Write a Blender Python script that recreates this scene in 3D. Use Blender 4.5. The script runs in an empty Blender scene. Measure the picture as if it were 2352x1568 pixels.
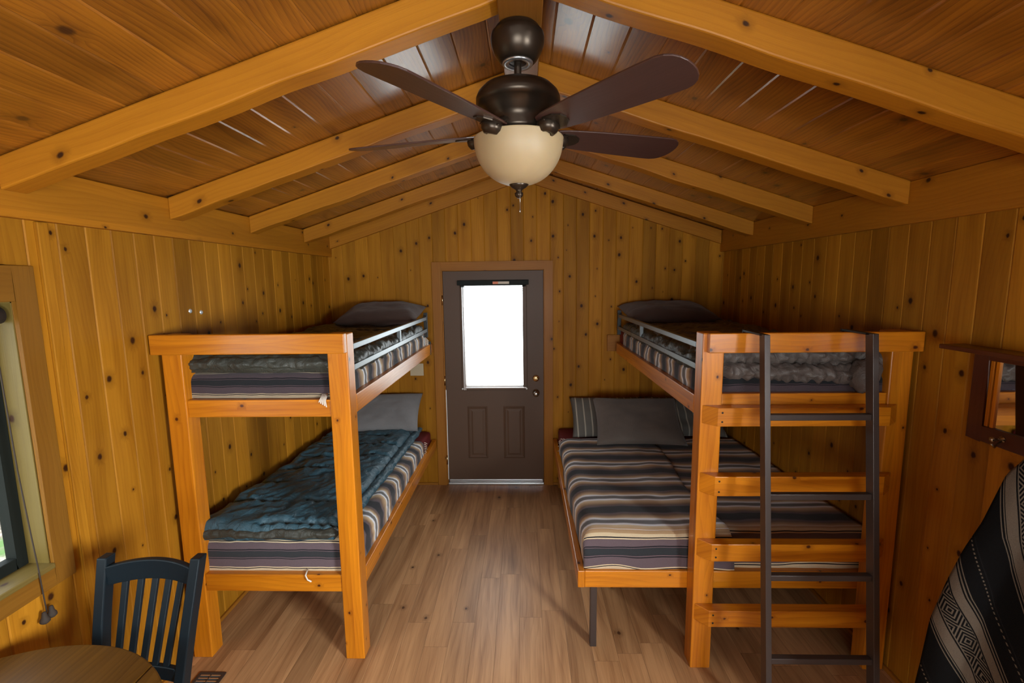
import bpy, math, random
from math import sin, cos, pi, radians, sqrt, floor, atan2
from mathutils import Vector, Matrix, noise
C = bpy.context.scene.collection
sc = bpy.context.scene
R = random.Random(7)

# ---------------------------------------------------------------- camera
cd = bpy.data.cameras.new('camera'); cam = bpy.data.objects.new('camera', cd); C.objects.link(cam)
cd.sensor_width = 36.0; cd.lens = 1069.69 * 36.0 / 2352.0; cd.clip_start = 0.02
f_ = Vector((-0.02698, 0.991399, -0.128065)); r_ = Vector((0.999599, 0.025651, -0.012019)); u_ = Vector((0.008631, 0.128337, 0.991693))
cam.matrix_world = Matrix(((r_.x, u_.x, -f_.x, 0), (r_.y, u_.y, -f_.y, 0), (r_.z, u_.z, -f_.z, 1.93427), (0, 0, 0, 1)))
sc.camera = cam

# ---------------------------------------------------------------- daylight and exposure
SKY = 7.5; KEY = 540; FILL_FRONT = 27
w = bpy.data.worlds.new('overcast_sky'); sc.world = w; w.use_nodes = True
bg = w.node_tree.nodes['Background']; bg.inputs[0].default_value = (0.90, 0.95, 1.0, 1); bg.inputs[1].default_value = SKY
# the sky is bright over the door side and dimmed on the left to weaken that window's light
wt = w.node_tree; tcw = wt.nodes.new('ShaderNodeTexCoord'); sep = wt.nodes.new('ShaderNodeSeparateXYZ'); wt.links.new(tcw.outputs['Generated'], sep.inputs[0])
mr = wt.nodes.new('ShaderNodeMapRange'); mr.inputs[1].default_value = -0.75; mr.inputs[2].default_value = -0.15; mr.inputs[3].default_value = SKY * 0.30; mr.inputs[4].default_value = SKY
wt.links.new(sep.outputs[0], mr.inputs[0]); wt.links.new(mr.outputs[0], bg.inputs[1])
sc.view_settings.view_transform = 'Standard'; sc.view_settings.look = 'None'
sc.view_settings.gamma = 1.0; sc.view_settings.use_curve_mapping = False
sc.view_settings.exposure = 0.2
def daylight(name, loc, rot, sx, sy, power, col=(0.92, 0.96, 1.0), portal=False, spread=180):
    l = bpy.data.lights.new(name, 'AREA'); l.shape = 'RECTANGLE'; l.size = sx; l.size_y = sy
    l.energy = power; l.color = col; l.spread = radians(spread)
    o = bpy.data.objects.new(name, l); C.objects.link(o); o.location = loc; o.rotation_euler = rot
    l.cycles.is_portal = portal
    return o
# room constants
XL, XR, YB, YF = -1.78, 1.78, 4.26, -1.45
EAVE = lambda x: 2.93 - 0.325 * abs(x + 0.005)          # underside of the ceiling boards
W1 = (0.42, 1.575, 0.90, 1.885)     # left window   y0 y1 z0 z1
W2 = (-0.88, 0.14, 0.92, 1.90)
W3 = (-0.95, 0.95, 0.95, 1.95)      # unseen window added behind the viewer for fill light: x0 x1 z0 z1      # right window
DX0, DX1, DH = -0.742, 0.173, 2.03
daylight('daylight_window_left', (XL - 0.16, (W1[0]+W1[1])/2, (W1[2]+W1[3])/2), (0, -pi/2, 0), W1[3]-W1[2], W1[1]-W1[0], 1, portal=True)
# bright open sky beyond the right window, out of the picture
kl = daylight('daylight_window_right', (XR + 0.50, -0.78, 1.95), (0, 0, 0), 1.5, 0.9, KEY)
kl.rotation_euler = Vector((-1.0, 0.75, -0.28)).to_track_quat('-Z', 'Z').to_euler()
daylight('fill_lamp_front', (0.1, YF - 0.75, 1.35), (radians(97), 0, 0), 1.8, 1.0, FILL_FRONT, spread=95)  # fill lamp added outside the made-up window to brighten the door wall
daylight('fill_window_portal', (0, YF - 0.09, (W3[2]+W3[3])/2), (pi/2, 0, 0), W3[1]-W3[0], W3[3]-W3[2], 1, portal=True)  # sampling portal of the added fill window
daylight('daylight_door_window', (-0.285, YB + 0.09, 1.43), (-pi/2, 0, 0), 0.56, 0.94, 1, portal=True)

# ---------------------------------------------------------------- node helpers
class NT:
    def __init__(s, name):
        s.m = bpy.data.materials.new(name); s.m.use_nodes = True; s.t = s.m.node_tree
        s.b = s.t.nodes['Principled BSDF']
    def n(s, k, **kw):
        o = s.t.nodes.new(k)
        for a, v in kw.items(): setattr(o, a, v)
        return o
    def link(s, a, b): s.t.links.new(a, b)
    def put(s, sock, v):
        if v is None: return
        if hasattr(v, 'links'): s.link(v, sock)
        else: sock.default_value = v
    def M(s, op, a, b=None, c=None, clamp=False):
        o = s.n('ShaderNodeMath', operation=op, use_clamp=clamp)
        s.put(o.inputs[0], a); s.put(o.inputs[1], b); s.put(o.inputs[2], c)
        return o.outputs[0]
    def xyz(s, x, y, z=0.0):
        o = s.n('ShaderNodeCombineXYZ'); s.put(o.inputs[0], x); s.put(o.inputs[1], y); s.put(o.inputs[2], z); return o.outputs[0]
    def uv(s):
        o = s.n('ShaderNodeUVMap'); q = s.n('ShaderNodeSeparateXYZ'); s.link(o.outputs[0], q.inputs[0]); return q.outputs[0], q.outputs[1]
    def obj(s): return s.n('ShaderNodeTexCoord').outputs['Object']
    def noise(s, vec, scale=1.0, detail=3.0, rough=0.5, dim='3D', dist=0.0):
        o = s.n('ShaderNodeTexNoise', noise_dimensions=dim)
        s.put(o.inputs['Vector'], vec); o.inputs['Scale'].default_value = scale
        o.inputs['Detail'].default_value = detail; o.inputs['Roughness'].default_value = rough; o.inputs['Distortion'].default_value = dist
        return o.outputs['Fac']
    def white(s, vec):
        o = s.n('ShaderNodeTexWhiteNoise', noise_dimensions='3D'); s.put(o.inputs['Vector'], vec)
        q = s.n('ShaderNodeSeparateXYZ'); s.link(o.outputs['Color'], q.inputs[0])
        return q.outputs[0], q.outputs[1], q.outputs[2]
    def ramp(s, f, stops, interp='LINEAR'):
        o = s.n('ShaderNodeValToRGB'); o.color_ramp.interpolation = interp; e = o.color_ramp.elements
        while len(e) > 1: e.remove(e[0])
        e[0].position = stops[0][0]; e[0].color = tuple(stops[0][1]) + (1,)
        for p, c in stops[1:]:
            q = e.new(p); q.color = tuple(c) + (1,)
        s.put(o.inputs[0], f); return o.outputs[0]
    def smooth(s, x, a, b):      # 1 below a, 0 above b
        o = s.n('ShaderNodeMapRange', interpolation_type='SMOOTHSTEP')
        s.put(o.inputs[0], x); s.put(o.inputs[1], a); s.put(o.inputs[2], b); o.inputs[3].default_value = 1; o.inputs[4].default_value = 0
        return o.outputs[0]
    def mix(s, f, a, b, mode='MIX'):
        o = s.n('ShaderNodeMix', data_type='RGBA', blend_type=mode)
        s.put(o.inputs[0], f)
        for i, v in ((6, a), (7, b)):
            if hasattr(v, 'links'): s.link(v, o.inputs[i])
            else: o.inputs[i].default_value = tuple(v) + (1,) if len(v) == 3 else v
        return o.outputs[2]
    def bump(s, h, strength=0.3, dist=0.002, prev=None):
        o = s.n('ShaderNodeBump'); o.inputs['Strength'].default_value = strength; o.inputs['Distance'].default_value = dist
        s.link(h, o.inputs['Height'])
        if prev: s.link(prev, o.inputs['Normal'])
        s.link(o.outputs[0], s.b.inputs['Normal']); return o.outputs[0]
    def base(s, v):
        if hasattr(v, 'links'): s.link(v, s.b.inputs['Base Color'])
        else: s.b.inputs['Base Color'].default_value = tuple(v) + (1,)
    def set(s, **kw):
        for k, v in kw.items(): s.b.inputs[k.replace('_', ' ')].default_value = v
        return s.m

def wood(name, w, light, dark, knot, rough=0.35, coat=0.25, knot_len=0.32, knot_p=0.6, kr=(0.006, 0.014), tint=0.35,
         ring=95, plank_len=None, grain=0.5, streak=0.9, ringw=0.42, bumpd=0.0012, spec=0.5, gaps=False, coat_rough=0.25):
    t = NT(name); u, v = t.uv()
    pid = t.M('FLOOR', t.M('DIVIDE', u, w))
    r1, r2, r3 = t.white(t.xyz(pid, 3.7, 1.1))
    if plank_len:
        vv = t.M('ADD', v, t.M('MULTIPLY', r1, plank_len * 3))
        vid = t.M('FLOOR', t.M('DIVIDE', vv, plank_len))
        p1, p2, p3 = t.white(t.xyz(pid, vid, 9.0))
        v0 = v; r1, r2 = p1, p2
    else: vid = 0.0
    vs = t.M('ADD', v, t.M('MULTIPLY', r1, 13.0)); us = t.M('ADD', u, t.M('MULTIPLY', r2, 5.0))
    # knots: at most one in every stretch of board
    kl = t.M('DIVIDE', vs, knot_len); kc = t.M('FLOOR', kl)
    k1, k2, k3 = t.white(t.xyz(pid, kc, 5.0))
    lu = t.M('SUBTRACT', u, t.M('MULTIPLY', pid, w))
    cu = t.M('MULTIPLY_ADD', k1, w * 0.62, w * 0.19)
    dv = t.M('MULTIPLY', t.M('SUBTRACT', t.M('SUBTRACT', kl, kc), t.M('MULTIPLY_ADD', k2, 0.6, 0.2)), knot_len)
    du = t.M('SUBTRACT', lu, cu)
    wob = t.noise(t.xyz(us, vs), 60, 2)
    d = t.M('SQRT', t.M('ADD', t.M('MULTIPLY', du, du), t.M('MULTIPLY', t.M('MULTIPLY', dv, dv), 0.6)))
    d = t.M('ADD', d, t.M('MULTIPLY', t.M('SUBTRACT', wob, 0.5), 0.006))
    has = t.M('LESS_THAN', k3, knot_p)
    rad = t.M('MULTIPLY_ADD', t.white(t.xyz(pid, kc, 8.0))[0], kr[1] - kr[0], kr[0])
    km = t.M('MULTIPLY', t.smooth(d, t.M('MULTIPLY', rad, 0.5), t.M('MULTIPLY', rad, 1.25)), has)
    halo = t.M('MULTIPLY', t.smooth(d, rad, t.M('MULTIPLY', rad, 3.6)), has)
    # growth rings bending round the knot
    warp = t.noise(t.xyz(t.M('MULTIPLY', us, 3.0), t.M('MULTIPLY', vs, 0.9)), 1.0, 2)
    pos = t.M('ADD', t.M('ADD', us, t.M('MULTIPLY', warp, 0.22)), t.M('MULTIPLY', halo, t.M('MULTIPLY', t.M('SIGN', du), 0.018)))
    rings = t.M('FRACT', t.M('MULTIPLY', pos, ring))
    rings = t.M('POWER', rings, 2.2)
    fine = t.noise(t.xyz(t.M('MULTIPLY', us, 260), t.M('MULTIPLY', vs, 5)), 1.0, 3, 0.6)
    broad = t.noise(t.xyz(t.M('MULTIPLY', us, 14), t.M('MULTIPLY', vs, 1.1)), 1.0, 3, 0.55)
    g = t.M('ADD', t.M('MULTIPLY', rings, ringw * grain), t.M('MULTIPLY', t.M('SUBTRACT', fine, 0.3), 0.75 * grain))
    g = t.M('ADD', g, t.M('MULTIPLY', t.M('SUBTRACT', broad, 0.45), streak), clamp=True)
    col = t.mix(g, light, dark)
    tn = t.M('MULTIPLY_ADD', t.white(t.xyz(pid, vid, 2.0))[1], tint, 1.0 - tint * 0.6)
    vm = t.n('ShaderNodeVectorMath', operation='SCALE'); t.link(col, vm.inputs[0]); t.link(tn, vm.inputs[3]); col = vm.outputs[0]
    col = t.mix(t.M('MULTIPLY', halo, 0.35), col, tuple(c * 0.5 for c in dark))
    col = t.mix(km, col, knot)
    h = t.M('SUBTRACT', 1.0, t.M('ADD', t.M('MULTIPLY', rings, 0.6), fine))
    if gaps:
        fu = t.M('DIVIDE', lu, w); e = t.M('MINIMUM', fu, t.M('SUBTRACT', 1.0, fu))
        gap = t.smooth(t.M('MULTIPLY', e, w), 0.0004, 0.0014)
        if plank_len:
            fv = t.M('SUBTRACT', t.M('DIVIDE', vv, plank_len), vid); ev = t.M('MINIMUM', fv, t.M('SUBTRACT', 1.0, fv))
            gap = t.M('MAXIMUM', gap, t.smooth(t.M('MULTIPLY', ev, plank_len), 0.0004, 0.0014))
        col = t.mix(t.M('MULTIPLY', gap, 0.55), col, tuple(c * 0.3 for c in dark))
        h = t.M('SUBTRACT', h, t.M('MULTIPLY', gap, 2))
    t.base(col); t.bump(h, 0.35, bumpd)
    ru = t.M('MULTIPLY_ADD', fine, 0.16, rough - 0.08); t.link(ru, t.b.inputs['Roughness'])
    t.set(Coat_Weight=coat, Coat_Roughness=coat_rough, Specular_IOR_Level=spec)
    return t.m

def plain(name, col, rough=0.5, metal=0.0, bump=0.0, bscale=200, var=0.0, **kw):
    t = NT(name)
    if var:
        nz = t.noise(t.obj(), 9, 3)
        t.base(t.mix(nz, tuple(c * (1 - var) for c in col), tuple(min(1, c * (1 + var)) for c in col)))
    else: t.base(col)
    if bump: t.bump(t.noise(t.obj(), bscale, 2), bump, 0.002)
    t.set(Roughness=rough, Metallic=metal, **kw); return t.m

PINE_L, PINE_D, KN = (0.43, 0.176, 0.012), (0.23, 0.076, 0.003), (0.040, 0.012, 0.003)
M = {}
M['wall'] = wood('knotty_pine_wall', 0.118, PINE_L, PINE_D, KN, rough=0.52, coat=0.0, spec=0.12, tint=0.46, knot_p=0.5, knot_len=0.25, kr=(0.003, 0.014), ring=60, streak=1.9)
M['ceil'] = wood('pine_ceiling_boards', 0.135, (0.35, 0.122, 0.008), (0.105, 0.027, 0.002), KN, rough=0.42, coat=1.0, tint=0.42, knot_p=0.55, knot_len=0.42, kr=(0.005, 0.019), ring=60, grain=0.95, coat_rough=0.20, streak=1.7)
M['beam'] = wood('pine_beam', 0.11, (0.45, 0.170, 0.010), (0.26, 0.077, 0.003), KN, rough=0.48, coat=0.05, spec=0.25, tint=0.16, knot_p=0.55, knot_len=0.34, kr=(0.006, 0.011), ring=45)
M['casing'] = wood('casing_pine', 0.11, (0.33, 0.125, 0.014), (0.20, 0.062, 0.006), KN, rough=0.5, coat=0.03, spec=0.2, tint=0.1, knot_p=0.35, knot_len=0.5, ring=50)
M['bunk'] = wood('stained_bunk_pine', 0.10, (0.62, 0.205, 0.007), (0.34, 0.082, 0.002), (0.07, 0.012, 0.002), rough=0.36, coat=0.42, spec=0.3, tint=0.18, knot_p=0.4, knot_len=0.24, kr=(0.003, 0.009), ring=45, grain=0.7, streak=2.0)
M['floor'] = wood('laminate_floor', 0.128, (0.56, 0.300, 0.135), (0.23, 0.095, 0.034), (0.10, 0.042, 0.018), rough=0.42, coat=0.05, spec=0.35, tint=0.34, knot_p=0.12, knot_len=0.45, kr=(0.006, 0.014), ring=30, plank_len=0.92, grain=0.95, streak=2.1, ringw=0.2, gaps=True, bumpd=0.0005)
M['table'] = wood('table_oak', 0.16, (0.13, 0.055, 0.007), (0.055, 0.020, 0.002), (0.05, 0.02, 0.006), rough=0.4, coat=0.05, spec=0.25, tint=0.1, knot_p=0.0, ring=45, grain=0.8, streak=1.5)
M['redwood'] = wood('mirror_frame_wood', 0.2, (0.085, 0.018, 0.005), (0.045, 0.009, 0.002), (0.04, 0.01, 0.004), rough=0.35, coat=0.3, tint=0.05, knot_p=0.0, ring=40)
M['sash'] = wood('window_reveal_wood', 0.2, (0.17, 0.115, 0.025), (0.11, 0.065, 0.012), KN, rough=0.5, coat=0.05, tint=0.05, knot_p=0.5, knot_len=0.4, ring=40)
M['blade'] = wood('fan_blade_walnut', 0.2, (0.060, 0.026, 0.020), (0.032, 0.013, 0.010), (0.03, 0.012, 0.008), rough=0.36, coat=0.35, tint=0.05, knot_p=0.0, ring=70, grain=0.6, bumpd=0.0003)
M['ridge'] = wood('shaded_ridge_pine', 0.16, (0.26, 0.095, 0.012), (0.15, 0.045, 0.004), KN, rough=0.45, coat=0.3, tint=0.05, knot_p=0.3, knot_len=0.5, ring=45)  # the ridge beam's shade is put into this darker pine colour
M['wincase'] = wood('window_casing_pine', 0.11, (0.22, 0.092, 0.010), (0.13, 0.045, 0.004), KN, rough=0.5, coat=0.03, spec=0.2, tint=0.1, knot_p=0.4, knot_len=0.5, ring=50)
M['bronze'] = plain('oiled_bronze', (0.055, 0.038, 0.026), 0.33, 0.75)
M['nickel'] = plain('brushed_nickel', (0.50, 0.47, 0.43), 0.25, 1.0)
M['brass'] = plain('brass', (0.85, 0.62, 0.30), 0.22, 1.0)
M['ladder'] = plain('brown_powder_coat', (0.060, 0.042, 0.036), 0.38, 0.25, bump=0.15, bscale=500)
M['guard'] = plain('grey_powder_coat', (0.17, 0.19, 0.20), 0.34, 0.5)
M['guarddark'] = plain('dark_bracket_steel', (0.03, 0.028, 0.026), 0.45, 0.6)
M['door'] = plain('brown_door_paint', (0.100, 0.054, 0.032), 0.5, Specular_IOR_Level=0.3, bump=0.08, bscale=120)
M['greenframe'] = plain('dark_window_frame', (0.010, 0.012, 0.010), 0.6, Specular_IOR_Level=0.15)
M['white'] = plain('white_plastic', (0.8, 0.8, 0.78), 0.4)
M['alu'] = plain('aluminium', (0.65, 0.65, 0.66), 0.3, 0.9)
M['chair'] = plain('dark_teal_chair_paint', (0.005, 0.010, 0.014), 0.42, Coat_Weight=0.0, Specular_IOR_Level=0.25)
M['regshade'] = plain('register_shade_black', (0.02, 0.02, 0.02), 0.7)
M['plate'] = plain('ivory_wall_plate', (0.50, 0.40, 0.26), 0.45)
M['orange'] = plain('orange_label', (0.75, 0.20, 0.08), 0.5)
M['paper'] = plain('pale_label', (0.62, 0.52, 0.42), 0.6)
M['cord'] = plain('cord', (0.035, 0.022, 0.014), 0.8)
M['red'] = plain('dark_red_mattress', (0.16, 0.008, 0.010), 0.8, bump=0.3, bscale=300)
M['fringe'] = plain('white_fringe', (0.75, 0.66, 0.56), 0.9)
M['screw'] = plain('screw_steel', (0.75, 0.78, 0.8), 0.3, 0.6)
M['bark'] = plain('bark', (0.12, 0.08, 0.05), 0.9, bump=0.5, bscale=30)
M['leaf'] = plain('foliage', (0.06, 0.14, 0.03), 0.7, var=0.5)
t = NT('glass'); tr_ = t.n('ShaderNodeBsdfTransparent'); tr_.inputs[0].default_value = (0.95, 0.97, 0.96, 1); gl_ = t.n('ShaderNodeBsdfGlossy'); gl_.inputs['Roughness'].default_value = 0.02
mx_ = t.n('ShaderNodeMixShader'); mx_.inputs[0].default_value = 0.06; t.link(tr_.outputs[0], mx_.inputs[1]); t.link(gl_.outputs[0], mx_.inputs[2])
t.t.nodes.remove(t.b); t.link(mx_.outputs[0], t.t.nodes['Material Output'].inputs[0]); M['glass'] = t.m
t = NT('mirror'); t.base((0.86, 0.88, 0.88)); M['mirror'] = t.set(Roughness=0.02, Metallic=1.0)
t = NT('alabaster_glass'); nz = t.noise(t.obj(), 7, 4, dist=0.8)
t.base(t.mix(nz, (0.36, 0.25, 0.13), (0.46, 0.33, 0.19))); M['bowl'] = t.set(Roughness=0.5, Subsurface_Weight=0.5, Subsurface_Radius=(0.05, 0.035, 0.02), Subsurface_Scale=0.5, Coat_Weight=0.0)

def fabric(name, col, rough=0.85, weave=900, var=0.25, sheen=0.2, spec=0.2, wr=0.0):
    t = NT(name); o = t.obj()
    nz = t.noise(o, 6, 3)
    t.base(t.mix(nz, tuple(c * (1 - var) for c in col), tuple(c * (1 + var) for c in col)))
    b = t.bump(t.noise(o, weave, 1), 0.25, 0.0015)
    if wr: t.bump(t.noise(o, 22, 4, 0.6, dist=1.5), wr, 0.012, b)
    return t.set(Roughness=rough, Sheen_Weight=sheen, Specular_IOR_Level=spec)
M['pillowgrey'] = fabric('grey_pillow_cloth', (0.20, 0.19, 0.19), wr=0.25)
M['pillowbrown'] = fabric('grey_brown_pillow_cloth', (0.125, 0.100, 0.085), wr=0.2)
M['pillowdark'] = fabric('dark_brown_pillow_cloth', (0.085, 0.052, 0.042), wr=0.2)
M['bagteal'] = fabric('teal_nylon', (0.036, 0.088, 0.118), 0.40, 1500, 0.3, 0.0, 0.5, 0.8)
M['bagolive'] = fabric('olive_nylon', (0.040, 0.042, 0.034), 0.40, 1500, 0.3, 0.0, 0.55, 0.6)
M['bagbrown'] = fabric('brown_grey_nylon', (0.105, 0.085, 0.075), 0.42, 1500, 0.3, 0.0, 0.5, 0.6)
def striped_pillow():
    t = NT('striped_pillow_cloth'); u, v = t.uv()
    s = t.M('FRACT', t.M('MULTIPLY', u, 16.0))
    c = t.mix(t.M('LESS_THAN', s, 0.18), (0.13, 0.12, 0.105), (0.40, 0.36, 0.29))
    t.base(c); t.bump(t.noise(t.obj(), 700, 1), 0.3, 0.0015); return t.set(Roughness=0.9)
M['pillowstripe'] = striped_pillow()

WHT, TAN, MAU, BLK, BRN, GRY, CRM = (0.80, 0.80, 0.85), (0.42, 0.27, 0.15), (0.115, 0.082, 0.092), (0.016, 0.015, 0.019), (0.16, 0.095, 0.062), (0.22, 0.21, 0.21), (0.60, 0.46, 0.30)
def serape(name, shift=0.0, period=0.285, k=1.0, wave=0.012, wscale=5.0, bl=0.24, kb=1.0):
    t = NT(name); u, v = t.uv()
    wv = t.noise(t.xyz(t.M('MULTIPLY', u, 1.0), t.M('MULTIPLY', v, 0.6)), wscale, 2)
    wamp = t.M('MULTIPLY_ADD', t.smooth(v, 0.16, 0.34), -(wave * 2 - 0.016), wave * 2)
    y = t.M('ADD', v, t.M('MULTIPLY', t.M('SUBTRACT', wv, 0.5), wamp))
    ph = t.M('FRACT', t.M('DIVIDE', t.M('ADD', y, shift), period))
    per = [(0.0, GRY), (0.055, GRY), (0.07, WHT), (0.12, WHT), (0.15, CRM), (0.20, TAN), (0.28, BRN), (0.35, MAU), (0.39, BLK), (0.60, BLK), (0.64, MAU), (0.70, BRN), (0.78, TAN), (0.86, CRM), (0.885, WHT), (0.935, WHT), (0.95, GRY), (1.0, GRY)]
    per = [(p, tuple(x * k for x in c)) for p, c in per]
    c1 = t.ramp(ph, per)
    # small woven zigzag inside the grey band
    pm = t.M('MAXIMUM', t.M('LESS_THAN', ph, 0.085), t.M('GREATER_THAN', ph, 0.925))
    zz = t.M('SINE', t.M('MULTIPLY', t.M('ADD', t.M('PINGPONG', u, 0.009), t.M('MULTIPLY', y, 1.0)), 900.0))
    c1 = t.mix(t.M('MULTIPLY', pm, t.M('MULTIPLY', t.M('GREATER_THAN', zz, 0.1), 0.85)), c1, BLK)
    # border at the hanging end
    bd = [(0.0, CRM), (0.09, CRM), (0.10, BLK), (0.12, BLK), (0.125, CRM), (0.145, CRM), (0.15, MAU), (0.36, MAU), (0.365, BLK), (0.385, BLK), (0.39, MAU), (0.41, MAU), (0.415, BLK), (0.425, (0.03, 0.032, 0.036)), (0.58, (0.03, 0.032, 0.036)), (0.585, MAU), (0.60, MAU), (0.605, BLK), (0.625, BLK), (0.63, MAU), (0.78, MAU), (0.785, CRM), (0.80, CRM), (0.805, BLK), (0.825, BLK), (0.83, CRM), (0.90, TAN), (0.99, WHT)]
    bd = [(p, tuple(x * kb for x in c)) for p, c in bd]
    c2 = t.ramp(t.M('DIVIDE', y, bl), bd, 'CONSTANT')
    col = t.mix(t.M('LESS_THAN', y, bl), c1, c2)
    fz = t.noise(t.obj(), 420, 2)
    col = t.mix(0.35, col, t.mix(fz, (0.25, 0.25, 0.25), (0.95, 0.95, 0.95)), 'OVERLAY')
    t.base(col); t.bump(fz, 0.6, 0.002)
    return t.set(Roughness=0.95, Sheen_Weight=0.15, Specular_IOR_Level=0.1)
M['serape'] = serape('striped_woven_blanket', bl=0.22, wave=0.024, wscale=3.5)
M['serape2'] = serape('striped_woven_blanket_far', shift=0.11, period=0.30, wave=0.022, wscale=3.5)
M['serape3'] = serape('striped_woven_blanket_left', shift=0.05, period=0.25, wave=0.075, wscale=7, bl=0.20)
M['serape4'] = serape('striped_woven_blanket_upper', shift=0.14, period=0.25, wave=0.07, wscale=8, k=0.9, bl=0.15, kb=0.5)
def diamond_blanket():
    t = NT('black_diamond_blanket'); u, v = t.uv()
    D, Cc, Gd = (0.004, 0.0035, 0.0035), (0.10, 0.075, 0.055), (0.009, 0.008, 0.008)
    # v runs down the cloth, u across it; bands run down at an angle
    ph = t.M('FRACT', t.M('DIVIDE', u, 0.37))
    band = t.ramp(ph, [(0.0, D), (0.10, Gd), (0.11, D), (0.28, D), (0.30, Cc), (0.312, D), (0.33, Cc), (0.345, D), (0.36, Cc), (0.46, D), (0.475, Cc), (0.48, D), (0.66, Cc), (0.67, D), (0.685, Cc), (0.79, D), (0.80, Cc), (0.812, D), (0.83, Cc), (0.842, D)], 'CONSTANT')
    pu = t.M('PINGPONG', t.M('MULTIPLY', t.M('SUBTRACT', ph, 0.565), 0.37), 0.085); pv = t.M('PINGPONG', v, 0.06)
    zz = t.M('FRACT', t.M('MULTIPLY', t.M('ADD', t.M('ABSOLUTE', t.M('MULTIPLY', t.M('SUBTRACT', ph, 0.57), 0.37)), pv), 62))
    m = t.M('MULTIPLY', t.M('GREATER_THAN', ph, 0.48), t.M('LESS_THAN', ph, 0.66))
    pat = t.mix(t.M('GREATER_THAN', zz, 0.55), D, Cc)
    col = t.mix(m, band, pat)
    dash = t.M('MULTIPLY', t.M('MULTIPLY', t.M('GREATER_THAN', ph, 0.14), t.M('LESS_THAN', ph, 0.155)), t.M('GREATER_THAN', t.M('FRACT', t.M('MULTIPLY', v, 70)), 0.5))
    col = t.mix(dash, col, Cc)
    fz = t.noise(t.obj(), 420, 2)
    t.base(t.mix(0.35, col, t.mix(fz, (0.2, 0.2, 0.2), (0.9, 0.9, 0.9)), 'OVERLAY')); t.bump(fz, 0.6, 0.002)
    return t.set(Roughness=0.95, Specular_IOR_Level=0.1)
M['diamond'] = diamond_blanket()
def ground(name, a, b, c, sc_=6):
    t = NT(name); o = t.obj(); n1 = t.noise(o, sc_, 6, 0.7); n2 = t.noise(o, 1.2, 3)
    col = t.ramp(n1, [(0.35, a), (0.5, b), (0.66, c)]); g = t.mix(t.smooth(n2, 0.42, 0.5), col, (0.05, 0.11, 0.02))
    t.base(g); t.bump(n1, 0.6, 0.03); return t.set(Roughness=0.9)
M['yard'] = ground('grass_and_gravel', (0.05, 0.04, 0.03), (0.16, 0.13, 0.10), (0.34, 0.30, 0.27), 9)
M['concrete'] = plain('pale_concrete', (0.62, 0.60, 0.57), 0.8, bump=0.2, bscale=40)

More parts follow.
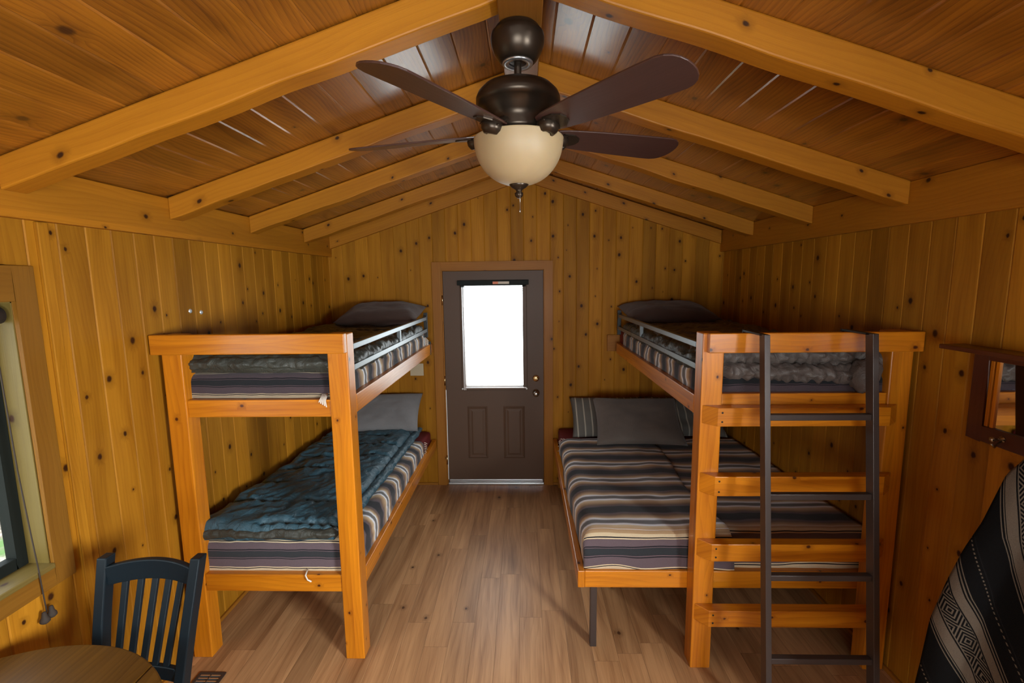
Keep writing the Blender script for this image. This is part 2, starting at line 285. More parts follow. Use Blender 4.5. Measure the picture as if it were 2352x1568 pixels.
# ---------------------------------------------------------------- mesh helpers
class MB:
    def __init__(s): s.v = []; s.f = []; s.uv = []; s.sm = []
    def quad(s, pts, uvs, smooth=False):
        i = len(s.v); s.v += [tuple(p) for p in pts]; s.f.append(tuple(range(i, i + len(pts)))); s.uv.append([tuple(q) for q in uvs]); s.sm.append(smooth)
    def box(s, x0, x1, y0, y1, z0, z1, g=None, mat=None, off=None):
        """box with UVs in metres, v along the grain axis g"""
        L = (x1 - x0, y1 - y0, z1 - z0)
        if g is None: g = max(range(3), key=lambda i: L[i])
        ou, ov = off if off else (R.random() * 40, R.random() * 40)
        P = [(x, y, z) for x in (x0, x1) for y in (y0, y1) for z in (z0, z1)]
        i = len(s.v)
        for p in P: s.v.append(tuple(mat @ Vector(p)) if mat else p)
        for fc, ax in (((0, 1, 3, 2), 0), ((4, 6, 7, 5), 0), ((0, 4, 5, 1), 1), ((2, 3, 7, 6), 1), ((0, 2, 6, 4), 2), ((1, 5, 7, 3), 2)):
            s.f.append(tuple(i + k for k in fc)); s.sm.append(False)
            if ax == g: a, b = [k for k in range(3) if k != g]
            else: b = g; a = [k for k in range(3) if k not in (g, ax)][0]
            s.uv.append([(P[k][a] - (x0, y0, z0)[a] + ou + ax * 0.031, P[k][b] + ov) for k in fc])
        return s
    def grid(s, P, UV, close_u=False, smooth=True):
        n, m = len(P), len(P[0]); i0 = len(s.v)
        for r in P: s.v += [tuple(p) for p in r]
        for i in range(n - 1 if not close_u else n):
            for j in range(m - 1):
                a, b = i, (i + 1) % n
                s.f.append((i0 + a * m + j, i0 + b * m + j, i0 + b * m + j + 1, i0 + a * m + j + 1)); s.sm.append(smooth)
                ub = UV[i + 1] if (close_u and i + 1 < len(UV)) else UV[b]
                s.uv.append([UV[a][j], ub[j], ub[j + 1], UV[a][j + 1]])
        return s
    def lathe(s, prof, c=(0, 0, 0), n=32, axis='z', smooth=True):
        P = []; UV = []
        for i in range(n):
            a = 2 * pi * i / n; row = []
            for r, h in prof:
                if axis == 'z': row.append((c[0] + r * cos(a), c[1] + r * sin(a), c[2] + h))
                elif axis == 'y': row.append((c[0] + r * cos(a), c[1] + h, c[2] + r * sin(a)))
                else: row.append((c[0] + h, c[1] + r * cos(a), c[2] + r * sin(a)))
            P.append(row); UV.append([(i / n * 0.3, h) for r, h in prof])
        UV.append([(0.3, h) for r, h in prof])
        return s.grid(P, UV, True, smooth)
    def tube(s, pts, r, n=8):
        P = []; pts = [Vector(p) for p in pts]
        rows = []
        for k, p in enumerate(pts):
            d = (pts[min(k + 1, len(pts) - 1)] - pts[max(k - 1, 0)]).normalized()
            a = d.orthogonal().normalized() if k == 0 else (a - d * a.dot(d)).normalized()
            b = d.cross(a); rows.append([p + (a * cos(2 * pi * i / n) + b * sin(2 * pi * i / n)) * r for i in range(n)])
        P = [[rows[k][i] for k in range(len(rows))] for i in range(n)]
        UV = [[(i / n * 0.1, k * 0.05) for k in range(len(rows))] for i in range(n + 1)]
        s.grid(P, UV, True)
        i0 = len(s.v)
        for row in (rows[0], rows[-1]):
            s.quad(row, [(0, 0)] * n)
        return s
    def poly(s, outline, depth_vec, uvf=None):
        """prism from an outline (list of Vector) pushed by depth_vec"""
        o2 = [Vector(p) + Vector(depth_vec) for p in outline]; n = len(outline)
        uvf = uvf or (lambda p: (p[0], p[1]))
        s.quad(outline, [uvf(p) for p in outline]); s.quad(o2[::-1], [uvf(p) for p in o2[::-1]])
        for i in range(n):
            q = [outline[i], outline[(i + 1) % n], o2[(i + 1) % n], o2[i]]; s.quad(q, [uvf(p) for p in q])
        return s
    def build(s, name, mat, parent=None, bevel=0.0, seg=2, solid=0.0, sub=0, weld=True):
        me = bpy.data.meshes.new(name)
        inv = Vector((0, 0, 0))
        if parent: 
            inv = WORLD.get(parent.name, Vector((0, 0, 0)))
        me.from_pydata([(p[0] - inv.x, p[1] - inv.y, p[2] - inv.z) for p in s.v], [], s.f)
        ul = me.uv_layers.new(name='UVMap'); k = 0
        for fi, f in enumerate(s.f):
            for q in s.uv[fi]: ul.data[k].uv = q; k += 1
        for p, sm in zip(me.polygons, s.sm): p.use_smooth = sm
        me.materials.append(mat)
        if weld:
            import bmesh
            bm = bmesh.new(); bm.from_mesh(me); bmesh.ops.remove_doubles(bm, verts=bm.verts, dist=1e-5)
            bmesh.ops.recalc_face_normals(bm, faces=bm.faces); bm.to_mesh(me); bm.free()
        o = bpy.data.objects.new(name, me); C.objects.link(o)
        if parent: o.parent = parent; WORLD[o.name] = inv
        if bevel:
            m = o.modifiers.new('bevel', 'BEVEL'); m.width = bevel; m.segments = seg; m.limit_method = 'ANGLE'; m.angle_limit = radians(50)
        if solid: m = o.modifiers.new('thick', 'SOLIDIFY'); m.thickness = solid; m.offset = -1
        if sub: m = o.modifiers.new('sub', 'SUBSURF'); m.levels = sub; m.render_levels = sub
        return o
WORLD = {}
def thing(name, label, cat, loc=(0, 0, 0), group=None, kind=None):
    o = bpy.data.objects.new(name, None); C.objects.link(o); o.location = loc; o.empty_display_size = 0.1
    WORLD[o.name] = Vector(loc)
    return tag(o, label, cat, group, kind)
def tag(o, label=None, cat=None, group=None, kind=None):
    if label: o['label'] = label
    if cat: o['category'] = cat
    if group: o['group'] = group
    if kind: o['kind'] = kind
    return o
def box(name, mat, parent, *a, bevel=0.003, **k):
    return MB().box(*a, **k).build(name, mat, parent, bevel=bevel)

# ---------------------------------------------------------------- room shell
def board_wall(name, along, fixed, face, u0, u1, ztop, openings, w=0.118, mat=None, deep=0.0035, back=0.12):
    """vertical boards with real V grooves. along: 0 if the wall runs along x, 1 along y; face: direction (+1/-1) the boards look"""
    b = MB(); g = 0.0045
    P = (lambda u, d, z: (u, fixed + d * face, z)) if along == 0 else (lambda u, d, z: (fixed + d * face, u, z))
    cuts = set([u0, u1])
    n = int(floor(u0 / w))
    while n * w < u1:
        if n * w > u0: cuts.add(round(n * w, 5))
        n += 1
    for (a, c, z0, z1) in openings: cuts.add(a); cuts.add(c)
    if along == 0: cuts.add(-0.005)
    cs = sorted(cuts); seam = lambda x: abs(x / w - round(x / w)) < 1e-3
    for a, c in zip(cs, cs[1:]):
        if c - a < 1e-5: continue
        segs = [(0, None)]
        for (oa, oc, z0, z1) in openings:
            if a >= oa - 1e-6 and c <= oc + 1e-6: segs = ([(0, z0)] if z0 > 0 else []) + [(z1, None)]
        ga, gc = (g if seam(a) else 0), (g if seam(c) else 0)
        prof = [(a, -deep if ga else 0)] + ([(a + ga, 0)] if ga else []) + ([(c - gc, 0)] if gc else []) + [(c, -deep if gc else 0)]
        for z0, z1 in segs:
            for (ua, da), (ub, db) in zip(prof, prof[1:]):
                t0 = z1 if z1 is not None else ztop(ua); t1 = z1 if z1 is not None else ztop(ub)
                q = [P(ua, da, z0), P(ub, db, z0), P(ub, db, t1), P(ua, da, t0)]
                e = 1e-4; uu = [min(max(x, a + e), c - e) for x in (ua, ub)]
                b.quad(q, [(uu[0], z0), (uu[1], z0), (uu[1], t1), (uu[0], t0)])
            t0 = z1 if z1 is not None else ztop(a); t1 = z1 if z1 is not None else ztop(c)
            b.quad([P(c, -back, z0), P(a, -back, z0), P(a, -back, t0), P(c, -back, t1)], [(0, 0)] * 4)
    o = b.build(name, mat or M['wall'], weld=False)
    return tag(o, kind='structure')
EV = EAVE(1.78)
tag(board_wall('wall_left', 1, XL, 1, YF, YB, lambda u: EAVE(XL), [W1]), 'left pine plank wall behind the bunk and beside the window')
tag(board_wall('wall_right', 1, XR, -1, YF, YB, lambda u: EAVE(XR), [W2]), 'right pine plank wall behind the ladder bunk')
tag(board_wall('wall_back', 0, YB, -1, XL, XR, EAVE, [(DX0 - 0.012, DX1 + 0.008, 0, DH + 0.008)]), 'knotty pine gable wall with the brown door in it')
tag(board_wall('wall_front', 0, YF, 1, XL, XR, EAVE, [W3]), 'pine gable wall behind the viewer')
b = MB().box(XL - 0.12, XR + 0.12, YF - 0.12, YB + 0.12, -0.1, 0.0, g=1, off=(0, 0))
tag(b.build('floor', M['floor']), 'wood-look laminate floor', kind='structure')
# ceiling: two slopes of grooved boards running front to back
b = MB(); cw = 0.135; deep = 0.006; g = 0.007
for sgn in (-1, 1):
    L = sqrt(1 + 0.325 ** 2); smax = 1.90 * L; n = int(smax / cw) + 1; deep = 0.0035; g = 0.005
    def cp(s_, d, y):
        x = s_ / L; return (sgn * x - 0.005, y, 2.93 - 0.325 * x + d)
    for k in range(n):
        a, c = k * cw, min((k + 1) * cw, smax)
        pr = [(a, deep), (a + g, 0), (c - g, 0), (c, deep)]
        for (ua, da), (ub, db) in zip(pr, pr[1:]):
            y0, y1 = YF - 0.1, YB + 0.1; o_ = (7.0 if sgn > 0 else 0) * cw * 5
            e = 1e-4; x0, x1 = max(ua, a + e) + o_, min(ub, c - e) + o_
            q = [cp(ua, da, y0), cp(ua, da, y1), cp(ub, db, y1), cp(ub, db, y0)]
            b.quad(q, [(x0, y0), (x0, y1), (x1, y1), (x1, y0)])
        b.quad([cp(a, 0.06, YF - 0.1), cp(c, 0.06, YF - 0.1), cp(c, 0.06, YB + 0.1), cp(a, 0.06, YB + 0.1)], [(0, 0)] * 4)
tag(b.build('ceiling', M['ceil'], weld=False), 'sloping varnished plank ceiling', kind='structure')
# eave plates along both side walls, small floor trims
for nm, x0, x1, lb in (('trim_1', XL, XL + 0.035, 'pine eave board along the top of the left wall'), ('trim_2', XR - 0.035, XR, 'pine eave board along the top of the right wall')):
    tag(box(nm, M['beam'], None, x0, x1, YF, YB, 2.172, EAVE(1.745) - 0.002), lb, kind='structure')
tag(box('trim_3', M['wall'], None, XL, XL + 0.016, 1.685, 1.725, 0.0, 2.17), 'narrow upright batten right of the left window', kind='structure')
for nm, a in (('baseboard_left', (XL, XL + 0.014, YF, YB, 0, 0.022)), ('baseboard_right', (XR - 0.014, XR, YF, YB, 0, 0.022)), ('baseboard_back', (XL, DX0 - 0.10, YB - 0.014, YB, 0, 0.022)), ('baseboard_back_right', (DX1 + 0.09, XR, YB - 0.014, YB, 0, 0.022))):
    tag(box(nm, M['casing'], None, *a), nm.replace('_', ' ') + ' strip at the floor', kind='structure')

# rafters and ridge beam
def rafter(y, side, label, hump=0.0):
    b = MB(); th = 0.088; x_in, x_out = 0.068, 1.745
    ou, ov = R.random() * 40, R.random() * 40; n = 28; dep = 0.105
    P = []
    rows = []
    for k in range(n + 1):
        x = x_in + (x_out - x_in) * k / n; zt = 2.93 - 0.325 * x - 0.001; zb = zt - dep
        zb += 0.007 * noise.noise(Vector((x * 4 + y * 3, side, y))) * (1 if 0 < k < n else 0)
        rows.append([(side * x, y, zt), (side * x, y, zb), (side * x, y + th, zb), (side * x, y + th, zt)])
    UV = [[(ou, ov + k * 0.06) for k in range(n + 1)], [(ou + 0.1, ov + k * 0.06) for k in range(n + 1)], [(ou + 0.19, ov + k * 0.06) for k in range(n + 1)], [(ou + 0.29, ov + k * 0.06) for k in range(n + 1)], [(ou + 0.38, ov + k * 0.06) for k in range(n + 1)]]
    G = [[rows[k][i] for k in range(n + 1)] for i in range(4)]
    b.grid(G, UV, True, False)
    for k in (0, n): b.quad(rows[k] if k else rows[k][::-1], [(ou + i * 0.05, ov) for i in range(4)])
    o = b.build('rafter', M['beam'], bevel=0.006)
    return tag(o, label, 'ceiling beam', 'rafters of the sloping ceiling')
ORD = ['nearest the viewer, cut off by the picture edge', 'just above the fan blades, nearest fully seen', 'second from the viewer', 'third from the viewer', 'fourth from the viewer, last before the door wall']
for i, y in enumerate((0.80, 1.56, 2.31, 2.99, 3.72)):
    if i == 0: continue
    rafter(y, -1, 'golden pine rafter on the left slope, ' + ['', 'nearest the viewer, above the window', 'second from the viewer', 'third from the viewer', 'last one before the door wall'][i])
for i, y in enumerate((0.76, 1.485, 2.215, 2.925, 3.655)):
    if i == 0: continue
    rafter(y, 1, 'golden pine rafter on the right slope, ' + ['', 'nearest the viewer, leaving at the picture edge', 'second from the viewer', 'third from the viewer', 'last one before the door wall'][i])
b = MB(); b.box(-0.075, 0.066, YF, YB, 2.775, 2.905, g=1)
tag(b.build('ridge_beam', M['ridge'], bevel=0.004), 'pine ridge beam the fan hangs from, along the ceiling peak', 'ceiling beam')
# thin cleats along the gable under the ceiling
for sgn, nm, lb in ((-1, 'trim_4', 'sloping trim board at the top of the door wall, left half'), (1, 'trim_5', 'sloping trim board at the top of the door wall, right half')):
    b = MB(); xi, xo = 0.0, 1.745
    pts = [Vector((sgn * xi - .005, YB - 0.035, 2.93 - .325 * xi - .005)), Vector((sgn * xo - .005, YB - 0.035, 2.93 - .325 * xo - .005)), Vector((sgn * xo - .005, YB - 0.035, 2.93 - .325 * xo - 0.12)), Vector((sgn * xi - .005, YB - 0.035, 2.93 - .325 * xi - 0.12))]
    b.poly(pts, (0, 0.034, 0), lambda p: (p[2] + 3 + .325 * abs(p[0]), p[0] + 9))
    tag(b.build(nm, M['beam'], bevel=0.003), lb, kind='structure')

# ---------------------------------------------------------------- door
D = thing('door_1', 'brown half-glazed door with two raised panels in the end wall', 'door', ((DX0 + DX1) / 2, YB, 0), kind='structure')
# casing (frame around the opening)
b = MB()
b.box(DX0 - 0.095, DX0 - 0.012, YB - 0.018, YB, 0, DH + 0.085)
b.box(DX1 + 0.008, DX1 + 0.088, YB - 0.018, YB, 0, DH + 0.085)
b.box(DX0 - 0.012, DX1 + 0.008, YB - 0.018, YB, DH + 0.008, DH + 0.085)
b.box(DX0 - 0.012, DX0 - 0.002, YB, YB + 0.12, 0, DH + 0.008); b.box(DX1 + 0.002, DX1 + 0.008, YB, YB + 0.12, 0, DH + 0.008)
b.box(DX0 - 0.002, DX0 + 0.012, YB + 0.058, YB + 0.12, 0, DH + 0.003); b.box(DX1 - 0.012, DX1 + 0.002, YB + 0.058, YB + 0.12, 0, DH + 0.003); b.box(DX0 + 0.012, DX1 - 0.012, YB + 0.058, YB + 0.12, DH - 0.012, DH + 0.003)
b.box(DX0 - 0.012, DX1 + 0.008, YB, YB + 0.12, DH + 0.003, DH + 0.008)
b.build('door_casing', M['casing'], D, bevel=0.002)
wx0, wx1, wz0, wz1 = -0.552, -0.014, 0.962, 1.898      # glass opening
b = MB(); y0, y1 = YB + 0.012, YB + 0.056
b.box(DX0, wx0 - 0.03, y0, y1, 0.022, DH, off=(0, 0)); b.box(wx1 + 0.03, DX1, y0, y1, 0.022, DH, off=(0, 0))
b.box(wx0 - 0.03, wx1 + 0.03, y0, y1, wz1 + 0.03, DH); b.box(wx0 - 0.03, wx1 + 0.03, y0, y1, 0.022, wz0 - 0.03)
b.build('door_leaf', M['door'], D)
for px0, px1 in ((-0.545, -0.355), (-0.205, -0.005)):
    pz0, pz1 = 0.26, 0.77; b = MB()
    ring = [(0, 0.0), (0.012, -0.007), (0.024, 0.0), (0.034, 0.0), (0.05, -0.006)]
    for (d0, h0), (d1, h1) in zip(ring, ring[1:]):
        a = [(px0 + d0, pz0 + d0), (px1 - d0, pz0 + d0), (px1 - d0, pz1 - d0), (px0 + d0, pz1 - d0)]
        c = [(px0 + d1, pz0 + d1), (px1 - d1, pz0 + d1), (px1 - d1, pz1 - d1), (px0 + d1, pz1 - d1)]
        for k in range(4):
            l = (k + 1) % 4
            b.quad([(a[k][0], y0 + h0 - 0.0005, a[k][1]), (a[l][0], y0 + h0 - 0.0005, a[l][1]), (c[l][0], y0 + h1 - 0.0005, c[l][1]), (c[k][0], y0 + h1 - 0.0005, c[k][1])], [(0, 0)] * 4)
    d1, h1 = ring[-1]
    b.quad([(px0 + d1, y0 + h1 - .0005, pz0 + d1), (px1 - d1, y0 + h1 - .0005, pz0 + d1), (px1 - d1, y0 + h1 - .0005, pz1 - d1), (px0 + d1, y0 + h1 - .0005, pz1 - d1)], [(0, 0)] * 4)
    b.build('door_panel', M['door'], D)
# lite frame
b = MB(); fy0, fy1 = YB - 0.002, YB + 0.066; fw = 0.036
b.box(wx0 - fw, wx0, fy0, fy1, wz0 - fw, wz1 + fw); b.box(wx1, wx1 + fw, fy0, fy1, wz0 - fw, wz1 + fw)
b.box(wx0, wx1, fy0, fy1, wz1, wz1 + fw); b.box(wx0, wx1, fy0, fy1, wz0 - fw, wz0)
fr = b.build('window_frame', M['door'], D, bevel=0.004)
box('window_pane', M['glass'], D, wx0, wx1, YB + 0.03, YB + 0.034, wz0, wz1, bevel=0)
# raised mini blind on the glass
b = MB(); b.box(wx0 - 0.055, wx1 + 0.055, YB - 0.034, YB - 0.003, wz1 + 0.005, wz1 + 0.048)
bl = b.build('blind_headrail', M['greenframe'], D, bevel=0.003)
b = MB()
for k in range(10): b.box(wx0 - 0.03, wx1 + 0.03, YB - 0.03, YB - 0.006, wz1 - 0.012 + k * 0.0016, wz1 - 0.0114 + k * 0.0016)
b.build('blind_slat_stack', M['greenframe'], D)
box('blind_label', M['paper'], D, -0.235, -0.135, YB - 0.0355, YB - 0.034, wz1 + 0.014, wz1 + 0.036, bevel=0)['label'] = 'pale label on the headrail'
box('blind_label', M['orange'], D, -0.283, -0.235, YB - 0.0355, YB - 0.034, wz1 + 0.014, wz1 + 0.036, bevel=0)['label'] = 'orange end of the label'
b = MB()
b.box(wx0 - 0.017, wx0 - 0.009, YB - 0.016, YB - 0.008, wz0 - 0.03, wz1); b.box(wx0 - 0.003, wx0 + 0.003, YB - 0.016, YB - 0.010, wz0 - 0.03, wz1)
b.build('blind_track', M['alu'], D)
b = MB(); b.box(wx0 - 0.01, wx1 + 0.03, YB - 0.02, YB - 0.004, wz0 - 0.014, wz0 - 0.004); b.build('blind_bottom_rail', M['alu'], D, bevel=0.002)
b = MB()
for x in (wx0 - 0.03, wx1 + 0.03): b.lathe([(0, -0.012), (0.008, -0.012), (0.008, 0), (0, 0)], (x, YB - 0.003, wz0 - 0.02), 12, 'y')
b.build('blind_bracket', M['white'], D)
def knob(z, turn):
    b = MB(); b.lathe([(0, -0.075), (0.018, -0.074), (0.027, -0.062), (0.027, -0.05), (0.016, -0.036), (0.012, -0.02), (0.03, -0.012), (0.034, -0.006), (0.034, 0.0)] if turn else [(0, -0.02), (0.026, -0.019), (0.031, -0.012), (0.033, 0.0)], (0.103, YB + 0.012, z), 28, 'y')
    return b
o = knob(0.898, True).build('door_knob', M['nickel'], D); 
o = knob(1.035, False).build('deadbolt', M['brass'], D)
b = MB().box(0.087, 0.119, YB - 0.016, YB - 0.008, 1.030, 1.040); c = b.build('thumb_turn', M['brass'], o, bevel=0.002)
for z in (1.77, 1.02, 0.25):
    b = MB(); b.tube([(DX0 - 0.006, YB - 0.004, z - 0.045), (DX0 - 0.006, YB - 0.004, z + 0.045)], 0.007, 10); b.build('hinge', M['brass'], D)
box('threshold', M['alu'], D, DX0, DX1, YB - 0.01, YB + 0.1, 0.0, 0.02, bevel=0.004)
box('door_sweep', M['alu'], D, DX0 + 0.01, DX1 - 0.01, YB + 0.004, YB + 0.012, 0.022, 0.05, bevel=0.002)
box('white_jamb_strip', M['white'], D, DX0 - 0.005, DX0 + 0.004, YB + 0.002, YB + 0.03, 0.05, 0.93, bevel=0.001)  # thin white strip along the left jamb

# ---------------------------------------------------------------- windows
def window(nm, xw, sgn, W, label):
    y0, y1, z0, z1 = W
    o = thing(nm, label, 'window', (xw, (y0 + y1) / 2, z0), kind='structure')
    X = lambda a, b_: (min(xw + sgn * a, xw + sgn * b_), max(xw + sgn * a, xw + sgn * b_))   # sgn points out of the room
    b = MB()
    def bx(a, c, *r): p = X(a, c); b.box(p[0], p[1], *r)
    cwid = 0.075
    bx(-0.018, 0, y0 - cwid, y0, z0 - cwid, z1 + cwid + 0.05); bx(-0.018, 0, y1, y1 + cwid, z0 - cwid, z1 + cwid + 0.05)
    bx(-0.018, 0, y0, y1, z1, z1 + cwid + 0.05); bx(-0.018, 0, y0, y1, z0 - cwid, z0 - 0.0)
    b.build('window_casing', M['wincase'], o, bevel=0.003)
    b = MB()
    bx(0, 0.12, y0 - 0.012, y0 + 0.004, z0, z1); bx(0, 0.12, y1 - 0.004, y1 + 0.012, z0, z1); bx(0, 0.12, y0, y1, z1 - 0.004, z1 + 0.012)
    b.build('window_reveal', M['sash'], o)
    b = MB(); bx(-0.022, 0.12, y0, y1, z0 - 0.006, z0 + 0.014); b.build('window_sill', M['sash'], o, bevel=0.004)
    b = MB(); fw = 0.042
    bx(0.075, 0.115, y0 + .004, y0 + fw, z0 + .014, z1 - .004); bx(0.075, 0.115, y1 - fw, y1 - .004, z0 + .014, z1 - .004)
    bx(0.075, 0.115, y0 + fw, y1 - fw, z0 + .014, z0 + .014 + fw); bx(0.075, 0.115, y0 + fw, y1 - fw, z1 - fw, z1 - .004)
    ym = (y0 + y1) / 2; bx(0.08, 0.11, ym - 0.02, ym + 0.02, z0 + fw, z1 - fw)
    b.build('window_frame', M['greenframe'], o, bevel=0.003)
    b = MB(); bx(0.094, 0.098, y0 + fw - .004, y1 - fw + .004, z0 + fw, z1 - fw + .002); b.build('window_pane', M['glass'], o)
    return o
window('window_1', XL, -1, W1, 'left window with dark frame beside the round table')
window('window_2', XR, 1, W2, 'right window beside the hanging blanket')
o = thing('fill_window', 'wide unseen window added behind the viewer for fill light', 'window', (0, YF, W3[2]), kind='structure')  # unseen window, added to throw fill light on the door wall
b = MB(); x0, x1, z0, z1 = W3
b.box(x0 - 0.075, x0, YF, YF + 0.018, z0 - 0.075, z1 + 0.075); b.box(x1, x1 + 0.075, YF, YF + 0.018, z0 - 0.075, z1 + 0.075); b.box(x0, x1, YF, YF + 0.018, z1, z1 + 0.075); b.box(x0, x1, YF, YF + 0.018, z0 - 0.075, z0)
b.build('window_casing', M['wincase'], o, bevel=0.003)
b = MB(); b.box(x0, x0 + 0.042, YF - 0.11, YF - 0.07, z0, z1); b.box(x1 - 0.042, x1, YF - 0.11, YF - 0.07, z0, z1); b.box(x0 + .042, x1 - .042, YF - 0.11, YF - 0.07, z0, z0 + .042); b.box(x0 + .042, x1 - .042, YF - 0.11, YF - 0.07, z1 - .042, z1); b.box(-0.02, 0.02, YF - 0.11, YF - 0.07, z0 + .042, z1 - .042)
b.build('window_frame', M['greenframe'], o, bevel=0.003)
b = MB(); b.box(x0 - .012, x0, YF - 0.12, YF, z0 - .012, z1 + .012); b.box(x1, x1 + .012, YF - 0.12, YF, z0 - .012, z1 + .012); b.box(x0, x1, YF - 0.12, YF, z0 - .012, z0); b.box(x0, x1, YF - 0.12, YF, z1, z1 + .012); b.build('window_reveal', M['sash'], o)
box('window_pane', M['glass'], o, x0 + .04, x1 - .04, YF - 0.092, YF - 0.088, z0 + .04, z1 - .04, bevel=0)
# rolled shade and its cord at the left window
o = thing('window_shade', 'rolled-up dark shade at the top of the left window, its cord hanging down', 'window shade', (XL + 0.0, 1.0, 1.84))
b = MB(); b.tube([(XL - 0.03, W1[0] + 0.02, 1.84), (XL - 0.03, W1[1] - 0.02, 1.84)], 0.03, 18); b.build('shade_roll', M['cord'], o)
b = MB(); b.tube([(XL - 0.01, 1.515, 1.82), (XL + 0.004, 1.512, 1.3), (XL + 0.022, 1.508, 1.05), (XL + 0.03, 1.508, 0.925), (XL + 0.03, 1.512, 0.80), (XL + 0.028, 1.516, 0.758)], 0.0022, 6); b.build('pull_cord', M['cord'], o)
b = MB()
for dy, dz in ((-0.012, 0), (0.014, 0.006)):
    b.lathe([(0, 0.034), (0.006, 0.03), (0.009, 0.012), (0.014, 0.004), (0.015, -0.006), (0.009, -0.012), (0, -0.013)], (XL + 0.03, 1.516 + dy, 0.735 + dz), 14)
b.build('cord_tassel', M['cord'], o)

# ---------------------------------------------------------------- outdoors
b = MB(); b.box(-16, XL - 0.14, -8, 14, -0.6, -0.5); tag(b.build('ground', M['yard']), 'grass and gravel outside the left window', kind='structure')
b = MB(); b.box(XL - 0.12, 12, YB + 0.14, 16, -0.6, -0.5); tag(b.build('ground_porch', M['concrete']), 'pale ground outside the door', kind='structure')
b = MB(); b.box(XR + 0.14, 12, -8, YB + 0.12, -0.6, -0.5); tag(b.build('ground_right', M['concrete']), 'ground outside the right window', kind='structure')

# ---------------------------------------------------------------- ceiling fan
FX, FY = -0.015, 1.675
F = thing('ceiling_fan', 'bronze five-blade ceiling fan with cream bowl light hanging from the ridge', 'ceiling fan', (FX, FY, 2.17))
b = MB().lathe([(0, 2.776), (0.066, 2.776), (0.074, 2.768), (0.077, 2.755), (0.088, 2.75), (0.090, 2.735), (0.088, 2.715), (0.078, 2.69), (0.062, 2.668), (0.052, 2.662), (0.0, 2.662)], (FX, FY, 0), 48); can = b.build('canopy', M['bronze'], F)
b = MB().lathe([(0.030, 2.663), (0.030, 2.658), (0.050, 2.656), (0.052, 2.663), (0.030, 2.663)], (FX, FY, 0), 40); b.build('canopy_ring', M['alu'], can)
b = MB().lathe([(0.0125, 2.70), (0.0125, 2.585)], (FX, FY, 0), 20); b.build('downrod', M['bronze'], F)
b = MB().lathe([(0, 2.610), (0.03, 2.608), (0.034, 2.600), (0.085, 2.594), (0.118, 2.580), (0.136, 2.562), (0.143, 2.546), (0.143, 2.532), (0.134, 2.522), (0.122, 2.518), (0.118, 2.505), (0.100, 2.490), (0.094, 2.472), (0.094, 2.462), (0.095, 2.45), (0.095, 2.436), (0, 2.436)], (FX, FY, 0), 56); b.build('motor_housing', M['bronze'], F)
b = MB().lathe([(0, 2.438), (0.07, 2.437), (0.105, 2.428), (0.11, 2.42), (0.105, 2.412), (0, 2.41)], (FX, FY, 0), 48); b.build('light_fitter', M['bronze'], F)
pr = [(0.148, 2.418), (0.154, 2.416)] + [(0.153 * cos(a) ** 0.9 if cos(a) > 0 else 0, 2.412 - 0.148 * sin(a)) for a in [k * pi / 2 / 18 for k in range(0, 18)]] + [(0.012, 2.264)]
b = MB().lathe(pr, (FX, FY, 0), 64); o = b.build('lamp_shade', M['bowl'], F, solid=0.005); o['label'] = 'cream alabaster glass bowl'
b = MB().lathe([(0, 2.275), (0.030, 2.272), (0.034, 2.266), (0.026, 2.258), (0.012, 2.25), (0.009, 2.243), (0.015, 2.238), (0.013, 2.228), (0.006, 2.222), (0, 2.22)], (FX, FY, 0), 24); b.build('finial', M['bronze'], F)
b = MB().tube([(FX + 0.004, FY - 0.02, 2.27), (FX + 0.003, FY - 0.02, 2.178)], 0.0011, 6); b.lathe([(0, 0.006), (0.0035, 0.003), (0.003, -0.006), (0, -0.008)], (FX + 0.003, FY - 0.02, 2.176), 10); b.build('pull_chain', M['nickel'], F)
